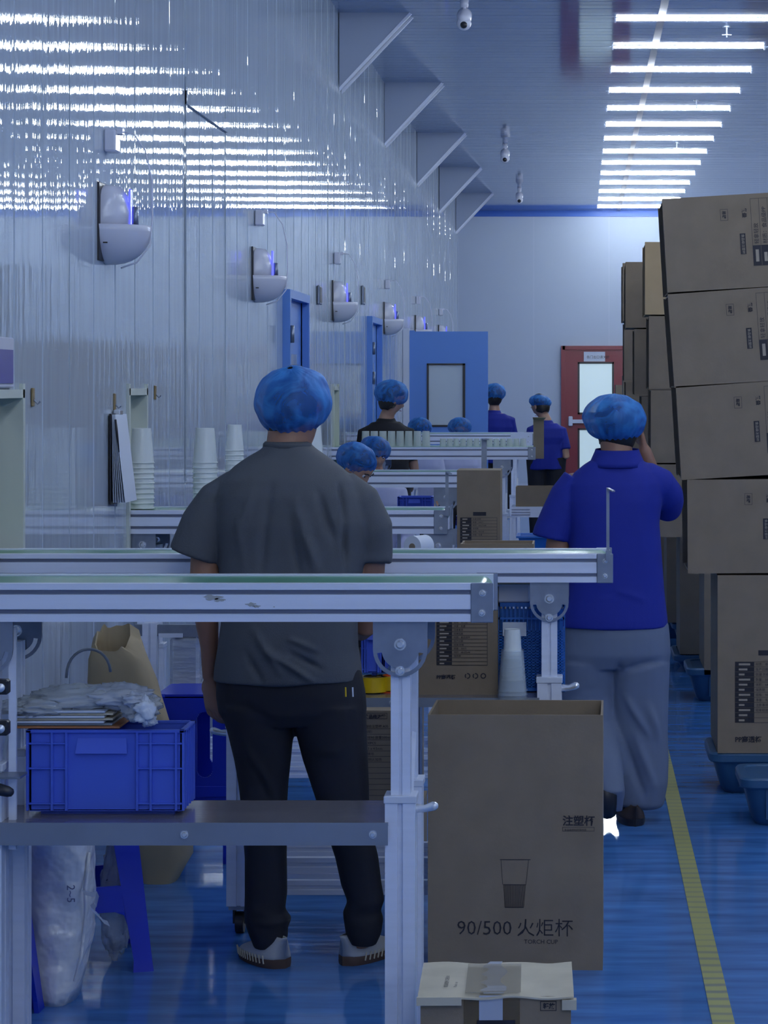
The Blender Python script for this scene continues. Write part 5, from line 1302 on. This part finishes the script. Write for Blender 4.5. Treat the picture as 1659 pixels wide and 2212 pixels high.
for px in (756, 771): MB().tube([at(px,1472,s)+V((0,-.122,0)), at(px+1,1492,s)+V((0,-.124,0))], .0022, 5).build('drawstring', M_yellow if px == 756 else M_paper, tA)
for (hx, tx, zf, y0, y1) in ((622,512,2083,-.06,.03),(742,852,2076,-.03,.09)):
    shoe(tA, (X(hx,s), Y+y0, 0), (X(tx,s)-.0, Y+y1+.08, 0), .098, M_shoe, M_sole, .085, stitched=True)
bouffant(tA, Vector((X(631,s), Y+.02, Z(868,s))), 84/s, .125, 76/s, tiltx=16, roll=-3, seed=1)

# ---------- man in royal blue polo ----------
s = 583; Y = F/s
tB = thing('person', (X(1340,s), Y, 0), 'walking man in royal blue polo and wide pale grey trousers, hand to his cheek', 'person')
sk = MB(); HcB = Vector((X(1330,s), Y+.03, Z(922,s)))
MhB = head_parts(sk, HcB, .97, 22, 8)
px_tube(sk, s, [(1330,950,.01,35),(1332,972,.0,34),(1332,990,-.005,37),(1332,1005,-.01,44)], 22)
px_rings(sk, s, [(1400,1235,1425,.09,0),(1250,1250,1415,.09,0),(1120,1245,1410,.10,0),(1060,1235,1420,.09,0),(1015,1270,1400,.06,0),(995,1300,1370,.045,0)])
px_tube(sk, s, [(1240,1050,0,30),(1214,1120,.0,28),(1204,1185,.0,26),(1192,1240,.03,22),(1182,1290,.10,17),(1174,1325,.16,14)], 16)
hand(sk, at(1173,1328,s)+V((0,.17,0)), V((-.15,.45,-1)), V((.9,.3,0)), V((.2,1,.4)), .6, .95)
px_tube(sk, s, [(1400,1058,.02,24),(1434,1084,.08,24),(1440,1103,.14,24),(1432,1085,.16,22),(1412,1030,.15,19),(1394,975,.13,15)], 16)
hand(sk, at(1392,968,s)+V((0,.13,0)), V((-.25,.15,1)), V((-1,-.1,0)), V((-.2,1,-.1)), .35, .95)
px_rings(sk, s, [(1770,1345,1378,.035,.0),(1700,1345,1395,.05,0),(1500,1345,1420,.07,0),(1400,1335,1425,.08,0)])
px_tube(sk, s, [(1268,1400,0,44),(1262,1500,.06,38),(1280,1580,.05,30),(1303,1640,-.09,22)], 16)
me = remesh(sk, .0055, 2, tB.location); link('body', me, M_skin, tB)
eyes_hair(tB, MhB, .97)
sh = MB()
px_rings(sh, s, [(1354,1213,1442,.13,0),(1335,1214,1442,.13,0),(1280,1222,1436,.122,0),(1200,1230,1430,.12,0),(1130,1228,1424,.122,0),(1080,1222,1430,.12,0),(1045,1222,1430,.11,0),(1020,1240,1418,.095,0),(1003,1262,1400,.08,0),(990,1283,1384,.068,0),(984,1290,1378,.06,0)], 40, .8)
px_tube(sh, s, [(1248,1035,0,34),(1226,1070,0,38),(1208,1115,0,40),(1193,1152,0,41),(1191,1162,0,41)], 22, ends=False)
px_tube(sh, s, [(1395,1032,0,36),(1424,1046,.02,38),(1440,1072,.07,38),(1443,1085,.10,36),(1443,1100,.13,33),(1438,1102,.18,30)], 22, ends=True)
me = remesh(sh, .0062, 3, tB.location); o = tB.location
W = lambda px, py, dy=-.12: tuple(at(px,py,s)+V((0,dy,0))-o)
FO = [(W(1400,1100),W(1425,1180),-.007,.014),(W(1380,1120),W(1400,1230),.006,.016),(W(1250,1295),W(1320,1280),.005,.012),(W(1250,1300),W(1330,1272),-.004,.010),(W(1230,1060),W(1240,1180),-.008,.012),(W(1330,1270),W(1400,1290),.005,.012),(W(1410,1150),W(1430,1300),.005,.012),(W(1260,1100),W(1250,1200),.005,.014),(W(1360,1000),W(1420,1060),.003,.02)]
folds(me, FO, .006, 7)
polo = link('polo_shirt', me, M_bshirt, tB)
mb = MB(); mb.rings([ering(X(1333,s), Y-.002, Z(y_,s), hw/s, hd, 36, .9, tilty=.06) for y_, hw, hd in ((1006,64,.092),(996,58,.084),(976,49,.074),(970,47,.071),(972,44,.067),(1000,52,.072))])
mb.build('collar', M_bshirt, polo, True)
pt = MB()
px_rings(pt, s, [(1440,1216,1443,.10,0),(1410,1214,1446,.12,0),(1370,1217,1443,.122,0),(1345,1220,1440,.115,0)], 40, .8)
R = [(1744,1340,1430,.07,.02,),(1735,1322,1436,.08,.01),(1690,1318,1446,.085,0),(1640,1320,1449,.088,0),(1580,1322,1446,.09,0),(1500,1322,1445,.095,0),(1430,1320,1445,.105,0)]
px_rings(pt, s, R, 32, .85)
px_rings(pt, s, [(1740,1305,1345,.03,-.12),(1690,1292,1352,.06,-.15),(1620,1262,1348,.085,-.08),(1550,1225,1338,.10,.02),(1500,1211,1334,.105,.03),(1430,1214,1330,.112,.01)], 32, .85)
me = remesh(pt, .0064, 3, tB.location)
FO = [(W(1218,1500,-.1),W(1300,1480,-.1),-.012,.014),(W(1216,1480,-.1),W(1290,1510,-.1),.010,.016),(W(1340,1400,-.1),W(1325,1520,-.1),-.009,.012),(W(1350,1500,-.09),W(1400,1580,-.09),.008,.014),(W(1400,1520,-.09),W(1440,1620,-.09),.010,.016),(W(1345,1590,-.09),W(1400,1740,-.09),-.010,.014),(W(1370,1580,-.09),W(1425,1720,-.09),.009,.016),(W(1340,1440,-.1),W(1430,1420,-.1),-.006,.014),(W(1310,1640,-.14),W(1345,1700,-.14),.009,.012),(W(1330,1650,-.09),W(1350,1740,-.09),-.010,.010)]
folds(me, [(a,b,c*1.6,d) for a,b,c,d in FO], .012, 6)
link('wide_trousers', me, M_gpants, tB)
shoe(tB, (X(1372,s), Y-.10, 0), (X(1350,s), Y+.14, 0), .095, mat('dark_sock', (.05,.035,.035,1), .8), M_black, .075)
MB().rings([ering(X(1362,s), Y, z_, .042, .05, 20) for z_ in (.02,.06,.09)]).build('heel_strap', M_black, tB, True)
lf = MB(); lf.tube([at(1306,1675,s)+V((0,-.14,0)), at(1308,1700,s)+V((0,-.18,0)), at(1312,1735,s)+V((0,-.13,0)), at(1316,1745,s)+V((0,-.06,0))], [.034,.042,.036,.024], 14, round_ends=True); lf.build('lifted_shoe', M_black, tB, True)
bouffant(tB, Vector((X(1328,s), Y+.01, Z(905,s))), 69/s, .125, 54/s, tiltx=4, roll=4, seed=4, pleat=.045)

# ---------- people farther off ----------
def worker(px, py_cap, s, capw, lab, shirt, yaw, pitch, lean=(0,0), body_px=None, floor=True, height=None, arms=None, seated=False, pants=None, skin=None, roll=0, caph=.8, sleeve=True):
    """(px,py_cap): centre of the hair cover"""
    k = capw/s/.215; Y = F/s
    dr = 1 if abs(((yaw+180) % 360)-180) < 100 else -1
    t = thing('person', (X(px,s), Y, 0), lab, 'person'); skin = skin or M_skin_l
    hc = at(px, py_cap, s)+V((0,0,-.035*k)); sc = .95*k if k < 1.1 else 1.0
    sk = MB(); Mh = head_parts(sk, hc, sc, yaw, pitch)
    bx = X(body_px, s) if body_px else hc.x
    nb = Vector((bx+lean[0]*.0, Y+lean[1], hc.z-.165*sc))     # base of neck
    sk.tube([hc+V((0,0,-.06*sc)), nb.lerp(hc,.35), nb], [.05*sc,.052*sc,.062*sc], 16)
    shz = nb.z-.035; hipz = .50 if seated else .88*min(1, hc.z/1.50); seat = .48
    tor = lambda e, z0: [ering(bx, Y+dy, z, hx*sc+e, hy*sc+e, 28, .8) for z, hx, hy, dy in
        ((z0,.165,.11,0),(hipz+.15,.155,.105,0),((hipz+shz)/2,.16,.10,lean[1]*.5),(shz-.12,.185,.11,lean[1]*.85),(shz-.03,.165,.095,lean[1]),(shz+.025,.09,.065,lean[1]))]
    sk.rings(tor(0, hipz)); sh = MB(); sh.rings(tor(.018, hipz-.07)); sh.tube([nb+V((0,0,-.03)), nb+V((0,0,.022))], [.085*sc,.064*sc], 18)
    A = arms or [((.16,-.02),( -.28,.05),(-.10,.22)), ((.16,-.02),(-.28,.05),(-.10,.22))]
    for sx, (a0, a1, a2) in zip((-1,1), A):
        S_ = Vector((bx+sx*a0[0]*sc, Y+lean[1], shz-.055)); E_ = S_+Vector((sx*.05, dr*a1[1], a1[0])); Wr = E_+Vector((-sx*.04, dr*a2[1], a2[0]))
        sk.tube([S_, S_.lerp(E_,.5), E_, E_.lerp(Wr,.5), Wr], [.045*sc,.042*sc,.036*sc,.031*sc,.024*sc], 12)
        d = (Wr-E_).normalized(); hand(sk, Wr, d, Vector((-sx*.5,.1,-1)), Vector((-sx,.2,.2)), .5, .92*sc)
        sh.tube([S_+V((-sx*.05,0,.01)), S_, S_.lerp(E_,.45), S_.lerp(E_, .72 if sleeve else 1.0)], [.06*sc,.062*sc,.060*sc,.060*sc], 16)
        if not sleeve: sh.tube([E_.lerp(S_,.1), E_, E_.lerp(Wr,.9)], [.052*sc,.048*sc,.038*sc], 16)
    pn = MB()
    for sx in (-1,1):
        hx = bx+sx*.085*sc
        if seated:
            P = [(hx,Y,hipz+.03),(hx,Y+dr*.22,hipz),(hx,Y+dr*.42,hipz-.02),(hx,Y+dr*.43,.28),(hx,Y+dr*.42,.06)]; r = [.10,.085,.068,.055,.048]
        else: P = [(hx,Y,hipz+.05),(hx+sx*.01,Y,hipz*.55),(hx+sx*.015,Y-.01,hipz*.3),(hx+sx*.015,Y,.06)]; r = [.10,.075,.06,.052]
        sk.tube(P, [q*.9*sc for q in r], 14); pn.tube(P, [(q+.012)*sc for q in r], 18)
        fy = P[-1][1]
        shoe(t, (P[-1][0], fy-dr*.06, 0), (P[-1][0]+sx*.02, fy+dr*.19, 0), .092, M_black, M_sole, .07)
    pn.rings([ering(bx, Y+(dr*.02 if seated else 0), z, hx*sc+.006, hy*sc+.006, 24, .8) for z, hx, hy in ((hipz-.07,.16,.11),(hipz+.02,.162,.112),(hipz+.10,.155,.106))])
    link('body', remesh(sk, .0075, 1, t.location), skin, t)
    eyes_hair(t, Mh, sc)
    m2 = remesh(sh, .009, 2, t.location); folds(m2, [], .012, 8); link('shirt', m2, shirt, t)
    m2 = remesh(pn, .010, 2, t.location); folds(m2, [], .010, 8); link('trousers', m2, pants or M_pants, t)
    bouffant(t, at(px, py_cap, s)+V((0,-.005,0)), capw/2/s, .115*sc, capw/2/s*caph, tiltx=pitch*-.3, roll=roll, seed=px)
    if seated:
        q = stool(bx, Y+.03, 'blue stool under the '+lab.split(',')[0], h=hipz-.09, a=.15, b=.12)
    return t
down = [((.16,0),(-.27,.06),(-.12,.22)), ((.16,0),(-.27,.06),(-.12,.22))]
worker(846, 850, 288, 74, 'man in black T-shirt and blue hair cover, bending over the far conveyor', M_kshirt, -62, 18, lean=(0,.03), body_px=833, roll=4, skin=M_skin_l)
worker(1068, 848, 208, 50, 'person in royal blue polo seen from behind, half hidden by the open blue door', M_bshirt, 0, 4)
worker(1167, 868, 212, 49, 'slim person in royal blue polo beside the red door, looking down to the left', M_bshirt, 48, 28, body_px=1180, caph=.62, roll=8, arms=[((.14,0),(-.24,.10),(.02,.24)),((.15,0),(-.26,-.05),(-.02,.20))])
worker(993, 922, 236, 52, 'seated worker facing the camera, brow under blue hair cover above the farthest conveyor', M_wshirt, 176, 12, seated=True, arms=down, sleeve=False)
worker(907, 922, 244, 52, 'seated worker with low blue hair cover behind the tall clear cups', M_wshirt, 150, 40, seated=True, arms=down, sleeve=False)
worker(810, 970, 352, 70, 'seated worker in pale coat facing right, behind the fourth conveyor', M_wshirt, 205, 20, seated=True, body_px=812, sleeve=False, roll=10)
worker(770, 992, 448, 90, 'seated worker bending low to the right, blue hair cover tilted', M_kshirt, -115, 42, seated=True, body_px=685, roll=24, arms=down)
# logo on the pale coat
